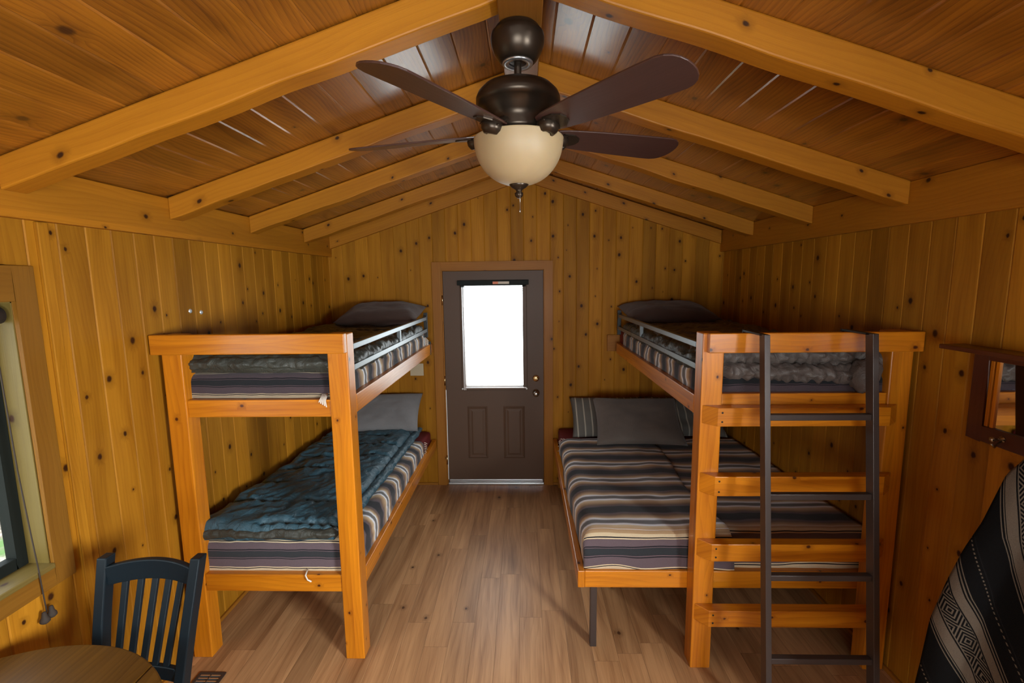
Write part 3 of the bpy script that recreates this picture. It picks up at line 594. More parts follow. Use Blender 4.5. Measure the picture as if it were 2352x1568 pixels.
for k in range(5):
    a = radians(22 + 72 * k); d = Vector((cos(a), sin(a), 0)); t_ = Vector((-sin(a), cos(a), 0))
    pt = radians(-13.0); tv = t_ * cos(pt) + Vector((0, 0, 1)) * sin(pt); nrm = d.cross(tv)
    O = Vector((FX, FY, 2.432))
    # blade outline in (r, w)
    hf = [(0.125, 0.030), (0.135, 0.045), (0.17, 0.054), (0.26, 0.063), (0.40, 0.071), (0.54, 0.076), (0.590, 0.076), (0.612, 0.070), (0.628, 0.059), (0.640, 0.042), (0.647, 0.022), (0.649, 0.0)]
    out = [(r, -q) for r, q in hf] + [(r, q) for r, q in hf[-2::-1]]
    pts = [O + d * r + tv * w_ for r, w_ in out]
    b = MB(); lut = {tuple(round(x, 5) for x in p): q for p, q in zip(pts, out)}
    ds = nrm * 0.006
    def uvf(p, O=O, d=d, tv=tv, k=k): q = Vector(p) - O; return (q.dot(tv) + 3 + k, q.dot(d))
    b.poly(pts, ds, uvf)
    b.build('blade', M['blade'], F, bevel=0.0018)
    b = MB()
    arm = [(0.075, 0.0, 0.03), (0.10, 0, 0.024), (0.125, 0, 0.008), (0.15, 0, -0.006), (0.17, 0, -0.008)]
    P = [];UV = []
    for side in range(10):
        an = 2 * pi * side / 10
        P.append([O + d * r + tv * (cos(an) * wd) + nrm * (h + sin(an) * th) for (r, _, h), wd, th in zip(arm, (0.018, 0.016, 0.02, 0.034, 0.038), (0.012, 0.012, 0.012, 0.007, 0.005))])
        UV.append([(0, 0)] * 5)
    UV.append([(0, 0)] * 5); b.grid(P, UV, True)
    b.quad([P[i][-1] for i in range(10)], [(0, 0)] * 10)
    pp = [(0.16, -0.038), (0.20, -0.036), (0.225, -0.02), (0.232, 0), (0.225, 0.02), (0.20, 0.036), (0.16, 0.038)]
    b.poly([O + d * r + tv * w_ - nrm * 0.0005 for r, w_ in pp], -nrm * 0.004)
    # round medallion boss under the arm
    for i in range(1):
        c0 = O + d * 0.150 - nrm * 0.008
        rr = [(0.0, -0.022), (0.012, -0.022), (0.015, -0.027), (0.024, -0.026), (0.034, -0.014), (0.037, 0.0), (0.030, 0.012)]
        Pm = [[c0 + (d * cos(2 * pi * q / 20) + tv * sin(2 * pi * q / 20)) * r + nrm * h for r, h in rr] for q in range(20)]
        b.grid(Pm, [[(0, 0)] * 7] * 21, True)
    b.build('blade_iron', M['bronze'], F)

# ---------------------------------------------------------------- cloth helpers
def over(c, lo, rc):
    e = (lo + rc) - c
    if e <= 0: return c, 0.0
    if e < rc * pi / 2: return lo + rc - rc * sin(e / rc), rc * (1 - cos(e / rc))
    return lo, rc + e - rc * pi / 2
def drape(x0, x1, y0, y1, zt, L=0, Rr=0, Fr=0, B=0, rc=0.04, step=0.02, amp=0.006, seed=0, uv0=(0, 0), sag=0.0, edge=None, hem=0.0, slope=0.0):
    """cloth lying on a box top; L/Rr/Fr/B lengths hang over the sides. UV in metres, v measured from the front hem"""
    s0, s1, t0, t1 = x0 - L, x1 + Rr, y0 - Fr, y1 + B
    n = max(2, int((s1 - s0) / step)); m = max(2, int((t1 - t0) / step)); P = []; UV = []
    for i in range(n + 1):
        row = []; ru = []
        for j in range(m + 1):
            s_ = s0 + (s1 - s0) * i / n; t = t0 + (t1 - t0) * j / m
            if edge: s_ = s0 + (edge(t) - s0) * i / n
            hang = 0
            x, dx = over(s_, x0, rc) if L else (s_, 0)
            if Rr:
                x2, d2 = over(-s_, -x1, rc)
                if d2 > 0: x, dx = -x2, d2
            y, dy = over(t, y0, rc) if Fr else (t, 0)
            if B:
                y2, d2 = over(-t, -y1, rc)
                if d2 > 0: y, dy = -y2, d2
            dr = max(dx, dy) if min(dx, dy) <= 0 else (dx ** 4 + dy ** 4) ** 0.25
            q = Vector((s_ * 3.1 + seed, t * 3.1, seed * 1.7)); nz = noise.noise(q) * amp * 1.6 + noise.noise(q * 3.3) * amp * 0.7
            hemn = noise.noise(Vector((s_ * 5 + seed, t * 5, 3.3)))
            z = zt - dr - slope * max(0, y - y0) * max(0.0, 1 - dr / 0.2)
            if dr > rc: z += hem * hemn * min(1, (dr - rc) / 0.1)
            lat = min(1, dr / rc) if rc else 0
            if dx >= dy and dx > 0: x += (-1 if s_ < (x0 + x1) / 2 else 1) * (nz * lat + 0.004 * lat)
            elif dy > 0: y += (-1 if t < (y0 + y1) / 2 else 1) * (nz * lat + 0.004 * lat)
            z += nz * (1 - lat)
            row.append((x, y, z)); ru.append((s_ - s0 + uv0[0], t - t0 + uv0[1]))
        P.append(row); UV.append(ru)
    return MB().grid(P, UV)
def blanket(name, mat, label, *a, group='striped woven blankets on the bunks', **k):
    o = drape(*a, **k).build(name, mat, solid=0.006); o.modifiers['thick'].offset = 1
    return tag(o, label, 'blanket', group)
def pad(x0, x1, y0, y1, z0, th, quilt=0.0, amp=0.01, seed=0, step=0.0095, cell=0.16, rnd=0.05, shape=None, lip=0.0):
    """soft puffy quilted pad: sleeping bag"""
    n = int((x1 - x0) / step); m = int((y1 - y0) / step); P = []; Q = []; UV = []
    for i in range(n + 1):
        r1 = []; r2 = []; ru = []
        for j in range(m + 1):
            u = i / n; v = j / m
            x = x0 + (x1 - x0) * u; y = y0 + (y1 - y0) * v
            ex = min(u, 1 - u) * (x1 - x0); ey = min(v, 1 - v) * (y1 - y0)
            k = lambda e: sqrt(max(0, 1 - (1 - min(e / rnd, 1)) ** 2))
            pr = k(ex) * k(ey)
            q = Vector((x * 4 + seed, y * 4, seed))
            n1 = noise.noise(q); n2 = noise.noise(q * 2.7 + Vector((5, 2, 1))); n3 = abs(noise.noise(Vector((x * 26 + seed, y * 11, 2)))) 
            wy = (y + 0.04 * noise.noise(Vector((x * 4 + seed, y * 1.5, 9)))) / cell
            kk = floor(wy + 0.5); dy_ = (wy - kk) * cell
            gate = 1 / (1 + math.exp(-26 * (noise.noise(Vector((x * 3.2 + kk * 7.3, kk * 2.1 + seed, 1.7))) + 0.12)))
            seam = math.exp(-(dy_ / 0.016) ** 2) * gate
            puck = sin(x * 105 + 3 * n1 + kk) * math.exp(-abs(dy_) / 0.035) * gate
            ridg = 1 - abs(2 * noise.noise(Vector((x * 9 + seed, y * 5, 2.5)) + Vector((n2, n1, 0)) * 0.7))
            ridg2 = 1 - abs(2 * noise.noise(Vector((x * 20 - y * 9 + seed, y * 12, 7.5))))
            h = th * (1.0 - 0.52 * seam) + quilt * puck * 0.55 + amp * (n1 + 0.5 * n2) + amp * (0.55 * (ridg - 0.5) + 0.30 * (ridg2 - 0.5))
            jx = 0.012 * noise.noise(Vector((y * 7 + seed, x * 2, 4))) * (1 if ex < 0.1 else 0.2)
            jy = 0.018 * noise.noise(Vector((x * 7 + seed, y * 2, 14))) * (1 if ey < 0.1 else 0.2)
            zz = z0(x, y) if callable(z0) else z0
            r1.append((x + jx, y + jy, zz + max(h, 0.01) * pr)); r2.append((x + jx, y + jy, zz)); ru.append((x, y))
        P.append(r1); Q.append(r2); UV.append(ru)
    b = MB().grid(P, UV); b.grid([q[::-1] for q in Q], [q[::-1] for q in UV])
    return b
def roll(p0, p1, r, seed=0, sq=0.8, n=40, crump=0.22):
    """fat crumpled rolled edge of a sleeping bag"""
    p0, p1 = Vector(p0), Vector(p1); d = (p1 - p0); L = d.length; d.normalize()
    a = Vector((0, 0, 1)); c = d.cross(a).normalized(); P = []; m = 22
    for i in range(m):
        an = 2 * pi * i / m; row = []
        for k in range(n + 1):
            f = k / n; e = min(f, 1 - f) * L; rr = r * sqrt(max(0.02, 1 - (1 - min(e / 0.05, 1)) ** 2))
            q = Vector((f * L * 9 + seed, cos(an) * 1.2, sin(an) * 1.2)); rr *= 1 + 0.34 * noise.noise(q) + crump * noise.noise(Vector((f * L * 34 + seed, cos(an) * 2.2, sin(an) * 2.2))) + 0.12 * noise.noise(q * 2.6)
            row.append(p0 + d * (L * f) + c * cos(an) * rr + a * sin(an) * rr * sq)
        P.append(row)
    b = MB().grid(P, [[(k * 0.02, i * 0.02) for k in range(n + 1)] for i in range(m + 1)], True)
    return b
def pillow(w_, h_, th, mat4, seed=0, n=26):
    P = []; Q = []; UV = []
    for i in range(n + 1):
        a1 = []; a2 = []; ru = []
        for j in range(n + 1):
            u = -1 + 2 * i / n; v = -1 + 2 * j / n
            e = (max(0, 1 - abs(u) ** 3.2)) ** 0.55 * (max(0, 1 - abs(v) ** 3.2)) ** 0.55
            pinch = 1 - 0.07 * (1 - abs(u * v)) * (1 if True else 0)
            x = u * w_ / 2 * (1 - 0.06 * (1 - v * v) * 1 + 0.0) ; y = v * h_ / 2 * (1 - 0.07 * (1 - u * u))
            q = Vector((u * 1.6 + seed, v * 1.6, seed)); nz = noise.noise(q) * 0.018 + noise.noise(q * 2.8) * 0.009
            a1.append(mat4 @ Vector((x, y, th / 2 * e + nz * e))); a2.append(mat4 @ Vector((x, y, -th / 2 * e + nz * e * 0.5))); ru.append((x + w_, y + h_))
        P.append(a1); Q.append(a2); UV.append(ru)
    b = MB().grid(P, UV); b.grid([q[::-1] for q in Q], [q[::-1] for q in UV]); return b
def place(loc, rx=0, ry=0, rz=0):
    return Matrix.Translation(loc) @ Matrix.Rotation(rz, 4, 'Z') @ Matrix.Rotation(ry, 4, 'Y') @ Matrix.Rotation(rx, 4, 'X')
def mattress(name, label, x0, x1, y0, y1, z0, z1, slope=0.0):
    b = MB().box(x0, x1, y0, y1, z0, z1); b.v = [(x, y, z - (slope * (y - y0) if z > (z0 + z1) / 2 else 0)) for x, y, z in b.v]; o = b.build(name, M['red'], bevel=0.03, seg=4); return tag(o, label, 'mattress', 'bunk mattresses')

# ---------------------------------------------------------------- left bunk bed
LX0, LX1, LYF = -1.745, -0.842, 2.165       # outer faces
BL = thing('bunk_bed', 'orange-stained pine bunk bed against the left wall', 'bunk bed', ((LX0 + LX1) / 2, 3.1, 0), 'pine bunk beds')
W = M['bunk']
for x0 in (LX0, LX1 - 0.098):
    box('post', W, BL, x0, x0 + 0.098, LYF, LYF + 0.088, 0, 1.698, bevel=0.005)
box('top_board', W, BL, XL + 0.01, LX1 - 0.0, LYF - 0.036, LYF, 1.608, 1.703, bevel=0.004)
box('end_board', W, BL, LX0 + 0.098, LX1 - 0.098, LYF + 0.008, LYF + 0.046, 1.292, 1.378, bevel=0.004)
box('end_board', W, BL, LX0 + 0.098, LX1 - 0.098, LYF + 0.008, LYF + 0.046, 0.372, 0.464, bevel=0.004)
for z0, z1, ye in ((1.293, 1.386, 4.10), (0.372, 0.462, 4.225)):
    box('side_rail', W, BL, LX1 - 0.038, LX1, LYF + 0.088, ye, z0, z1, bevel=0.004)
    box('wall_rail', W, BL, LX0, LX0 + 0.038, LYF + 0.088, ye, z0, z1, bevel=0.004)
    box('bed_base', M['casing'], BL, LX0 + 0.038, LX1 - 0.038, LYF + 0.05, ye, z0 + 0.045, z0 + 0.06, bevel=0.001)
    b = MB().box(LX0 + 0.02, LX1 - 0.012, 4.225, YB - 0.001, z0 - 0.0, z0 + 0.08); b.build('wall_cleat', W, BL, bevel=0.003)
def guard(par, x, y0, y1, sgn, ym):
    b = MB()
    for z0, z1 in ((1.612, 1.640), (1.508, 1.536)): b.box(x - 0.012, x + 0.012, y0, y1, z0, z1)
    b.box(x - 0.012, x + 0.012, ym - 0.012, ym + 0.012, 1.536, 1.612)
    g_ = b.build('guard_rail', M['guard'], par, bevel=0.002); g_['label'] = 'grey metal guard rail'
    b = MB().box(x - 0.016, x + 0.016, y1, y1 + 0.016, 1.46, 1.675); b.box(x - 0.016 , x + 0.016, y1 - 0.02, y1, 1.60, 1.65)
    b.build('guard_bracket', M['guarddark'], g_, bevel=0.002)
guard(BL, LX1 - 0.012, LYF + 0.088, 3.99, 1, 3.13)
box('rail_bracket', M['guarddark'], BL, LX1 - 0.02, LX1 + 0.004, 4.10, 4.112, 1.29, 1.41, bevel=0.002)

MX1 = LX1 - 0.045
mattress('mattress', 'dark red mattress of the lower left bunk', LX0 + 0.045, MX1, LYF + 0.055, 4.215, 0.432, 0.620, 0.036)
mattress('mattress', 'dark red mattress of the upper left bunk', LX0 + 0.045, MX1, LYF + 0.055, 4.215, 1.354, 1.490)
blanket('blanket', M['serape3'], 'striped serape blanket on the lower left bunk under the teal sleeping bag', LX0 + 0.045, MX1 + 0.004, LYF + 0.052, 3.86, 0.630, slope=0.035, L=0, Rr=0.15, Fr=0.155, B=0, rc=0.05, amp=0.006, seed=3)
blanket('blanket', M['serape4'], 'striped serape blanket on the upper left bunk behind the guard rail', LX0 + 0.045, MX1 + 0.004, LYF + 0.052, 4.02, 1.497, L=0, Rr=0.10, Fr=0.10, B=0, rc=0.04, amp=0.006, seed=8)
def fringe(par, pts, label=None):
    b = MB()
    for (x, y, z, dx, dy, dz) in pts:
        b.tube([(x, y, z), (x + dx * 0.5 + R.uniform(-.004, .004), y + dy * 0.5, z + dz * 0.4), (x + dx, y + dy, z + dz)], 0.0024, 5)
    return b
# sleeping bags
b = pad(LX0 + 0.035, -0.975, LYF + 0.03, 4.02, lambda x, y: 0.640 - 0.035 * max(0, y - 2.2), 0.085, quilt=0.013, amp=0.022, seed=2, cell=0.25)
SB = b.build('sleeping_bag', M['bagteal']); tag(SB, 'teal quilted sleeping bag spread on the lower left bunk', 'sleeping bag', 'sleeping bags on the bunks')
o = roll((-0.968, 2.24, 0.664), (-0.955, 4.06, 0.622), 0.030, seed=4, sq=0.75, n=240).build('rolled_edge', M['bagteal'], SB)
o = roll((-1.70, LYF + 0.055, 0.668), (-0.96, LYF + 0.055, 0.664), 0.036, seed=14, sq=0.72, n=150).build('rolled_edge', M['bagolive'], SB); o['label'] = 'grey-green lining edge along the front'
b = pad(LX0 + 0.035, LX1 - 0.04, LYF + 0.05, 3.92, 1.505, 0.085, quilt=0.012, amp=0.016, seed=12, cell=0.2)
o = b.build('sleeping_bag', M['bagolive']); tag(o, 'dark olive sleeping bag on the upper left bunk', 'sleeping bag', 'sleeping bags on the bunks')
q = roll((-1.68, LYF + 0.075, 1.545), (LX1 - 0.09, LYF + 0.075, 1.545), 0.036, seed=21, sq=0.85, n=150).build('rolled_edge', M['bagolive'], o)
roll((MX1 - 0.01, LYF + 0.12, 1.530), (MX1 - 0.01, 3.93, 1.530), 0.045, seed=61, sq=1.1, n=240).build('rolled_edge', M['bagolive'], o)
# pillows
o = pillow(0.62, 0.42, 0.13, place((-1.25, 4.03, 0.785), radians(38), 0, radians(3)), 1).build('pillow', M['pillowgrey']); tag(o, 'light grey pillow propped on the wall at the head of the lower left bunk', 'pillow', 'pillows on the bunks')
o = pillow(0.68, 0.48, 0.17, place((-1.22, 3.97, 1.665), radians(12), 0, 0), 2).build('pillow', M['pillowdark']); tag(o, 'brown pillow at the head of the upper left bunk', 'pillow', 'pillows on the bunks')

# ---------------------------------------------------------------- right bunk bed
RX0, RX1, RYF = 0.815, 1.762, 2.130
BR = thing('bunk_bed', 'orange-stained pine bunk bed against the right wall, wide lower bed and rung boards', 'bunk bed', ((RX0 + RX1) / 2, 3.1, 0), 'pine bunk beds')
for x0 in (RX0, RX1 - 0.098):
    box('post', W, BR, x0, x0 + 0.098, RYF, RYF + 0.088, 0, 1.690, bevel=0.005)
box('top_board', W, BR, RX0 + 0.016, XR - 0.005, RYF - 0.036, RYF, 1.602, 1.692, bevel=0.004)
box('end_board', W, BR, RX0 + 0.098, RX1 - 0.098, RYF + 0.008, RYF + 0.046, 1.312, 1.405, bevel=0.004)
box('side_rail', W, BR, RX0, RX0 + 0.038, RYF + 0.088, 4.12, 1.290, 1.382, bevel=0.004)
box('wall_rail', W, BR, RX1 - 0.038, RX1, RYF + 0.088, 4.12, 1.290, 1.382, bevel=0.004)
box('bed_base', M['casing'], BR, RX0 + 0.038, RX1 - 0.038, RYF + 0.05, 4.22, 1.335, 1.350, bevel=0.001)
box('wall_cleat', M['casing'], BR, RX0 - 0.06, RX1, 4.235, YB - 0.001, 1.29, 1.44, bevel=0.003)
for z0, z1 in ((1.267, 1.354), (0.933, 1.028), (0.608, 0.695), (0.269, 0.354)):
    ou = R.random() * 9
    rg = MB().poly([Vector((0.823, RYF, z0)), Vector((0.874, RYF - 0.055, z0)), Vector((1.640, RYF - 0.055, z0)), Vector((1.710, RYF, z0))], (0, 0, z1 - z0), lambda p: (p[2] + p[1] + ou, p[0] + ou * 3)).build('rung', W, BR, bevel=0.003)
    for zz in (z0 + 0.022, z1 - 0.022):
        b = MB().lathe([(0, -0.001), (0.0045, -0.001), (0.0045, 0.004)], (0.894, RYF - 0.0555, zz), 10, 'y')
        b.build('screw', M['guarddark'], rg)
# wide lower bed
box('lower_end_board', W, BR, 0.298, RX1, RYF - 0.0 + 0.088, RYF + 0.126, 0.372, 0.464, bevel=0.004)
box('lower_side_rail', W, BR, 0.262, 0.298, RYF + 0.086, 4.24, 0.372, 0.464, bevel=0.004)
box('lower_bed_base', M['casing'], BR, 0.30, RX1, RYF + 0.13, 4.24, 0.415, 0.43, bevel=0.001)
box('lower_leg', M['ladder'], BR, 0.335, 0.368, 2.262, 2.300, 0, 0.372, bevel=0.002)
box('far_leg', M['casing'], BR, 0.305, 0.338, 4.18, 4.218, 0, 0.372, bevel=0.002)
guard(BR, RX0 + 0.012, RYF + 0.088, 4.07, -1, 3.30)
mattress('mattress', 'wide dark red mattress of the lower right bunk', 0.305, RX1 - 0.01, RYF + 0.135, 4.225, 0.432, 0.640, 0.036)
mattress('mattress', 'dark red mattress of the upper right bunk', RX0 + 0.045, RX1 - 0.045, RYF + 0.055, 4.215, 1.352, 1.490)
E_ = lambda t: 1.0 + 0.05 * sin(t * 5) - 0.05 * max(0, 2.6 - t)
blanket('blanket', M['serape2'], 'striped serape blanket on the wall side of the lower right bunk, partly under the other', 0.80, RX1 - 0.012, RYF + 0.128, 3.84, 0.648, slope=0.036, L=0, Rr=0, Fr=0.172, B=0, rc=0.05, amp=0.006, seed=23, hem=0.02)
blanket('blanket', M['serape'], 'striped serape blanket on the aisle side of the wide lower right bunk', 0.300, 1.0, RYF + 0.118, 3.80, 0.660, slope=0.036, L=0.14, Rr=0, Fr=0.188, B=0, rc=0.06, amp=0.009, seed=31, edge=lambda t: 1.03 + 0.03 * sin(t * 4), hem=0.025)
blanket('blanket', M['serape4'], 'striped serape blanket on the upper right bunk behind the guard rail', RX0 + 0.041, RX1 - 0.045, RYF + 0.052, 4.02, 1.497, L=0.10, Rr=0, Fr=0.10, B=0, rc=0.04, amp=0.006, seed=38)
b = pad(RX0 + 0.04, RX1 - 0.03, RYF + 0.05, 3.90, 1.505, 0.085, quilt=0.012, amp=0.018, seed=42, cell=0.2)
o = b.build('sleeping_bag', M['bagbrown']); tag(o, 'brown-grey sleeping bag on the upper right bunk, bulging out at the foot', 'sleeping bag', 'sleeping bags on the bunks')
roll((RX0 + 0.10, RYF + 0.065, 1.510), (RX1 - 0.14, RYF + 0.06, 1.478), 0.046, seed=51, sq=0.9, n=150, crump=0.45).build('rolled_edge', M['bagbrown'], o)
roll((RX0 + 0.10, RYF + 0.085, 1.575), (RX1 - 0.12, RYF + 0.085, 1.565), 0.045, seed=55, sq=0.9, n=150, crump=0.45).build('rolled_edge', M['bagbrown'], o)
roll((RX0 + 0.055, RYF + 0.13, 1.530), (RX0 + 0.055, 3.93, 1.530), 0.045, seed=63, sq=1.1, n=240).build('rolled_edge', M['bagolive'], o)
roll((RX1 - 0.26, RYF + 0.015, 1.475), (RX1 - 0.12, RYF + 0.05, 1.50), 0.052, seed=57, sq=1.4, n=30).build('rolled_edge', M['bagbrown'], o)
o = pillow(0.66, 0.42, 0.12, place((0.735, 4.03, 0.735), radians(42), 0, 0), 5).build('pillow', M['pillowstripe']); tag(o, 'grey pillow with pale stripes standing behind the plain one, lower right bunk', 'pillow', 'pillows on the bunks')
o = pillow(0.64, 0.42, 0.12, place((1.41, 4.03, 0.735), radians(42), 0, 0), 6).build('pillow', M['pillowstripe']); tag(o, 'striped pillow half hidden behind the post side of the lower right bunk', 'pillow', 'pillows on the bunks')
o = pillow(0.70, 0.47, 0.13, place((0.915, 3.70, 0.800), radians(38), 0, radians(-2)), 7).build('pillow', M['pillowbrown']); tag(o, 'plain grey-brown pillow in front at the head of the lower right bunk', 'pillow', 'pillows on the bunks')
o = pillow(0.74, 0.48, 0.16, place((1.20, 3.97, 1.66), radians(10), 0, 0), 9).build('pillow', M['pillowdark']); tag(o, 'dark brown pillow at the head of the upper right bunk', 'pillow', 'pillows on the bunks')

# ---------------------------------------------------------------- ladder
LD = thing('ladder', 'dark brown metal ladder leaning on the end of the right bunk', 'ladder', (1.24, 1.78, 0))
lean = lambda z: 1.755 + 0.205 * z / 1.70
for x0, x1 in ((1.003, 1.027), (1.447, 1.472)):
    b = MB(); y0, y1 = lean(0), lean(1.70)
    pts = [(y0, 0), (y0 + 0.045, 0), (y1 + 0.045, 1.70), (y1, 1.70)]
    b.poly([Vector((x0, y, z)) for y, z in pts], (x1 - x0, 0, 0)); b.build('stile', M['ladder'], LD, bevel=0.002)
    b = MB().box(x0, x1, y1 + 0.02, RYF + 0.03, 1.692, 1.700); b.box(x0, x1, RYF + 0.022, RYF + 0.03, 1.66, 1.70); b.build('hook', M['guarddark'], LD, bevel=0.001)
for z in (0.330, 0.680, 1.020, 1.352):
    y = lean(z); b = MB().box(1.027, 1.447, y + 0.008, y + 0.036, z - 0.013, z + 0.013); b.build('rung', M['ladder'], LD, bevel=0.003)

# ---------------------------------------------------------------- chair
CH = thing('dining_chair', 'dark slat-back dining chair tucked under the round table', 'chair', (-1.36, 1.3, 0))
def stile(x_top, x_seat, x_foot, w_=0.036):
    path = [(x_foot, 1.50, 0.0), (x_seat, 1.42, 0.42), (x_seat, 1.43, 0.52), ((x_seat + x_top) / 2, 1.47, 0.72), (x_top, 1.535, 0.968)]
    n = 24; rows = []
    for k in range(n + 1):
        f = k / n * 4; i = min(3, int(f)); q = f - i; q2 = q
        p = Vector(path[i]).lerp(Vector(path[i + 1]), q2); rows.append(p)
    for _ in range(3): rows = [rows[0]] + [(rows[i - 1] + rows[i] * 2 + rows[i + 1]) / 4 for i in range(1, n)] + [rows[-1]]
    G = [[p + Vector((sx * w_ / 2, sy * 0.021, 0)) for p in rows] for sx, sy in ((-1, -1), (1, -1), (1, 1), (-1, 1))]
    b = MB().grid(G, [[(0, 0)] * (n + 1)] * 5, True, False); b.quad([g[0] for g in G], [(0, 0)] * 4); b.quad([g[-1] for g in G], [(0, 0)] * 4)
    return b
stile(-1.521, -1.500, -1.50).build('back_post', M['chair'], CH, bevel=0.004)
stile(-1.180, -1.215, -1.21).build('back_post', M['chair'], CH, bevel=0.004)
def bar(z0, z1, y, arch, bow, xa, xb, th=0.022, topbow=0.0):
    n = 20; rows = []
    for k in range(n + 1):
        f = k / n; x = xa + (xb - xa) * f; c = 4 * f * (1 - f); yy = y + bow * c
        rows.append([Vector((x, yy - th / 2, z0 + arch * c)), Vector((x, yy + th / 2, z0 + arch * c)), Vector((x, yy + th / 2, z1 + topbow * c)), Vector((x, yy - th / 2, z1 + topbow * c))])
    G = [[r[i] for r in rows] for i in range(4)]
    b = MB().grid(G, [[(0, 0)] * (n + 1)] * 5, True, False); b.quad(rows[0], [(0, 0)] * 4); b.quad(rows[-1][::-1], [(0, 0)] * 4); return b
bar(0.868, 0.940, 1.515, 0.012, 0.028, -1.505, -1.196, topbow=0.014).build('top_rail', M['chair'], CH, bevel=0.004)
bar(0.560, 0.610, 1.437, 0.0, 0.016, -1.49, -1.225).build('lower_rail', M['chair'], CH, bevel=0.004)
for k in range(5):
    f = (k + 1) / 6; c = 4 * f * (1 - f)
    xt = -1.505 + 0.309 * f; xb = -1.49 + 0.265 * f; b = MB()
    yt, yb = 1.515 + 0.028 * c, 1.437 + 0.016 * c; zt, zb = 0.875 + 0.012 * c, 0.605
    hw = 0.011
    for_ = [Vector((xb - hw, yb - 0.006, zb)), Vector((xb + hw, yb - 0.006, zb)), Vector((xt + hw, yt - 0.006, zt)), Vector((xt - hw, yt - 0.006, zt))]
    b.poly(for_, (0, 0.012, 0)); b.build('slat', M['chair'], CH, bevel=0.002)
b = MB(); n = 28
b.poly([Vector((-1.357 + (0.185 + 0.0) * (abs(cos(2*pi*k/n))**0.5) * (1 if cos(2*pi*k/n) > 0 else -1), 1.215 + 0.205 * (abs(sin(2*pi*k/n))**0.5) * (1 if sin(2*pi*k/n) > 0 else -1), 0.435)) for k in range(n)], (0, 0, 0.03), lambda p: (p[0], p[1]))
b.build('seat', M['table'], CH, bevel=0.006)['label'] = 'brown wooden seat'
for x in (-1.51, -1.20): box('front_leg', M['chair'], CH, x - 0.018, x + 0.018, 1.03, 1.066, 0, 0.436, bevel=0.004)
b = MB(); b.box(-1.50, -1.215, 1.04, 1.058, 0.37, 0.432); b.box(-1.518, -1.498, 1.06, 1.42, 0.37, 0.432); b.box(-1.218, -1.198, 1.06, 1.42, 0.37, 0.432); b.box(-1.50, -1.215, 1.41, 1.43, 0.37, 0.432); b.build('seat_apron', M['chair'], CH, bevel=0.003)
b = MB(); b.box(-1.512, -1.500, 1.06, 1.46, 0.17, 0.195); b.box(-1.214, -1.202, 1.06, 1.46, 0.17, 0.195); b.box(-1.502, -1.21, 1.22, 1.236, 0.172, 0.193); b.build('stretcher', M['chair'], CH, bevel=0.003)

# ---------------------------------------------------------------- round drop-leaf table
TB = thing('round_table', 'round wooden drop-leaf table below the left window', 'table', (-1.44, 0.855, 0))
tc = (-1.46, 0.855); tr = 0.522; xh = -1.181; xw = -1.745
def arc(x0, x1, n=40):
    pts = []
    a0, a1 = math.acos((x0 - tc[0]) / tr) if abs((x0 - tc[0]) / tr) <= 1 else pi, math.acos(min(1, (x1 - tc[0]) / tr))
    for k in range(n + 1): a = a1 + (a0 - a1) * k / n; pts.append((tc[0] + tr * cos(a), tc[1] + tr * sin(a)))
    for k in range(n + 1): a = a0 + (a1 - a0) * k / n; pts.append((tc[0] + tr * cos(a), tc[1] - tr * sin(a)))
    out = []
    for p in pts:
        if not out or (abs(p[0] - out[-1][0]) + abs(p[1] - out[-1][1])) > 1e-5: out.append(p)
    if abs(out[0][0] - out[-1][0]) + abs(out[0][1] - out[-1][1]) < 1e-5: out.pop()
    return out
RT = Matrix.Rotation(radians(0), 3, 'Z')
b = MB().poly([Vector((x, y, 0.725)) for x, y in arc(xw, xh - 0.0012)], (0, 0, 0.025), lambda p: (p[0] * 1.0 + 7, p[1])); b.build('table_top', M['table'], TB, bevel=0.005)
b = MB().poly([Vector((x, y, 0.725)) for x, y in arc(xh + 0.0012, tc[0] + tr)], (0, 0, 0.025), lambda p: (p[0] * 1.0 + 9, p[1])); b.build('table_leaf', M['table'], TB, bevel=0.005)
b = MB().poly([Vector((xw - 0.001, tc[1] + q, z)) for q, z in [(0.42 * cos(pi * k / 20), 0.722 - 0.24 * sin(pi * k / 20)) for k in range(21)]], (-0.022, 0, 0), lambda p: (p[2], p[1])); b.build('hanging_leaf', M['table'], TB, bevel=0.003)
b = MB().lathe([(0, 0.725), (0.12, 0.722), (0.11, 0.70), (0.05, 0.68), (0.045, 0.60), (0.07, 0.50), (0.075, 0.42), (0.05, 0.32), (0.055, 0.26), (0.08, 0.22), (0.08, 0.13), (0, 0.12)], (tc[0], tc[1], 0), 28); b.build('pedestal', M['table'], TB)
for k in range(4):
    a = pi / 4 + k * pi / 2; d = Vector((cos(a), sin(a), 0)); s_ = Vector((-sin(a), cos(a), 0)) * 0.022
    pr = [(0.05, 0.22), (0.16, 0.17), (0.27, 0.06), (0.33, 0.045), (0.33, 0.0), (0.27, 0.0), (0.2, 0.06), (0.05, 0.14)]
    pts = [Vector((tc[0], tc[1], 0)) + d * r + Vector((0, 0, z)) - s_ for r, z in pr]
    MB().poly(pts, s_ * 2).build('foot', M['table'], TB, bevel=0.005)

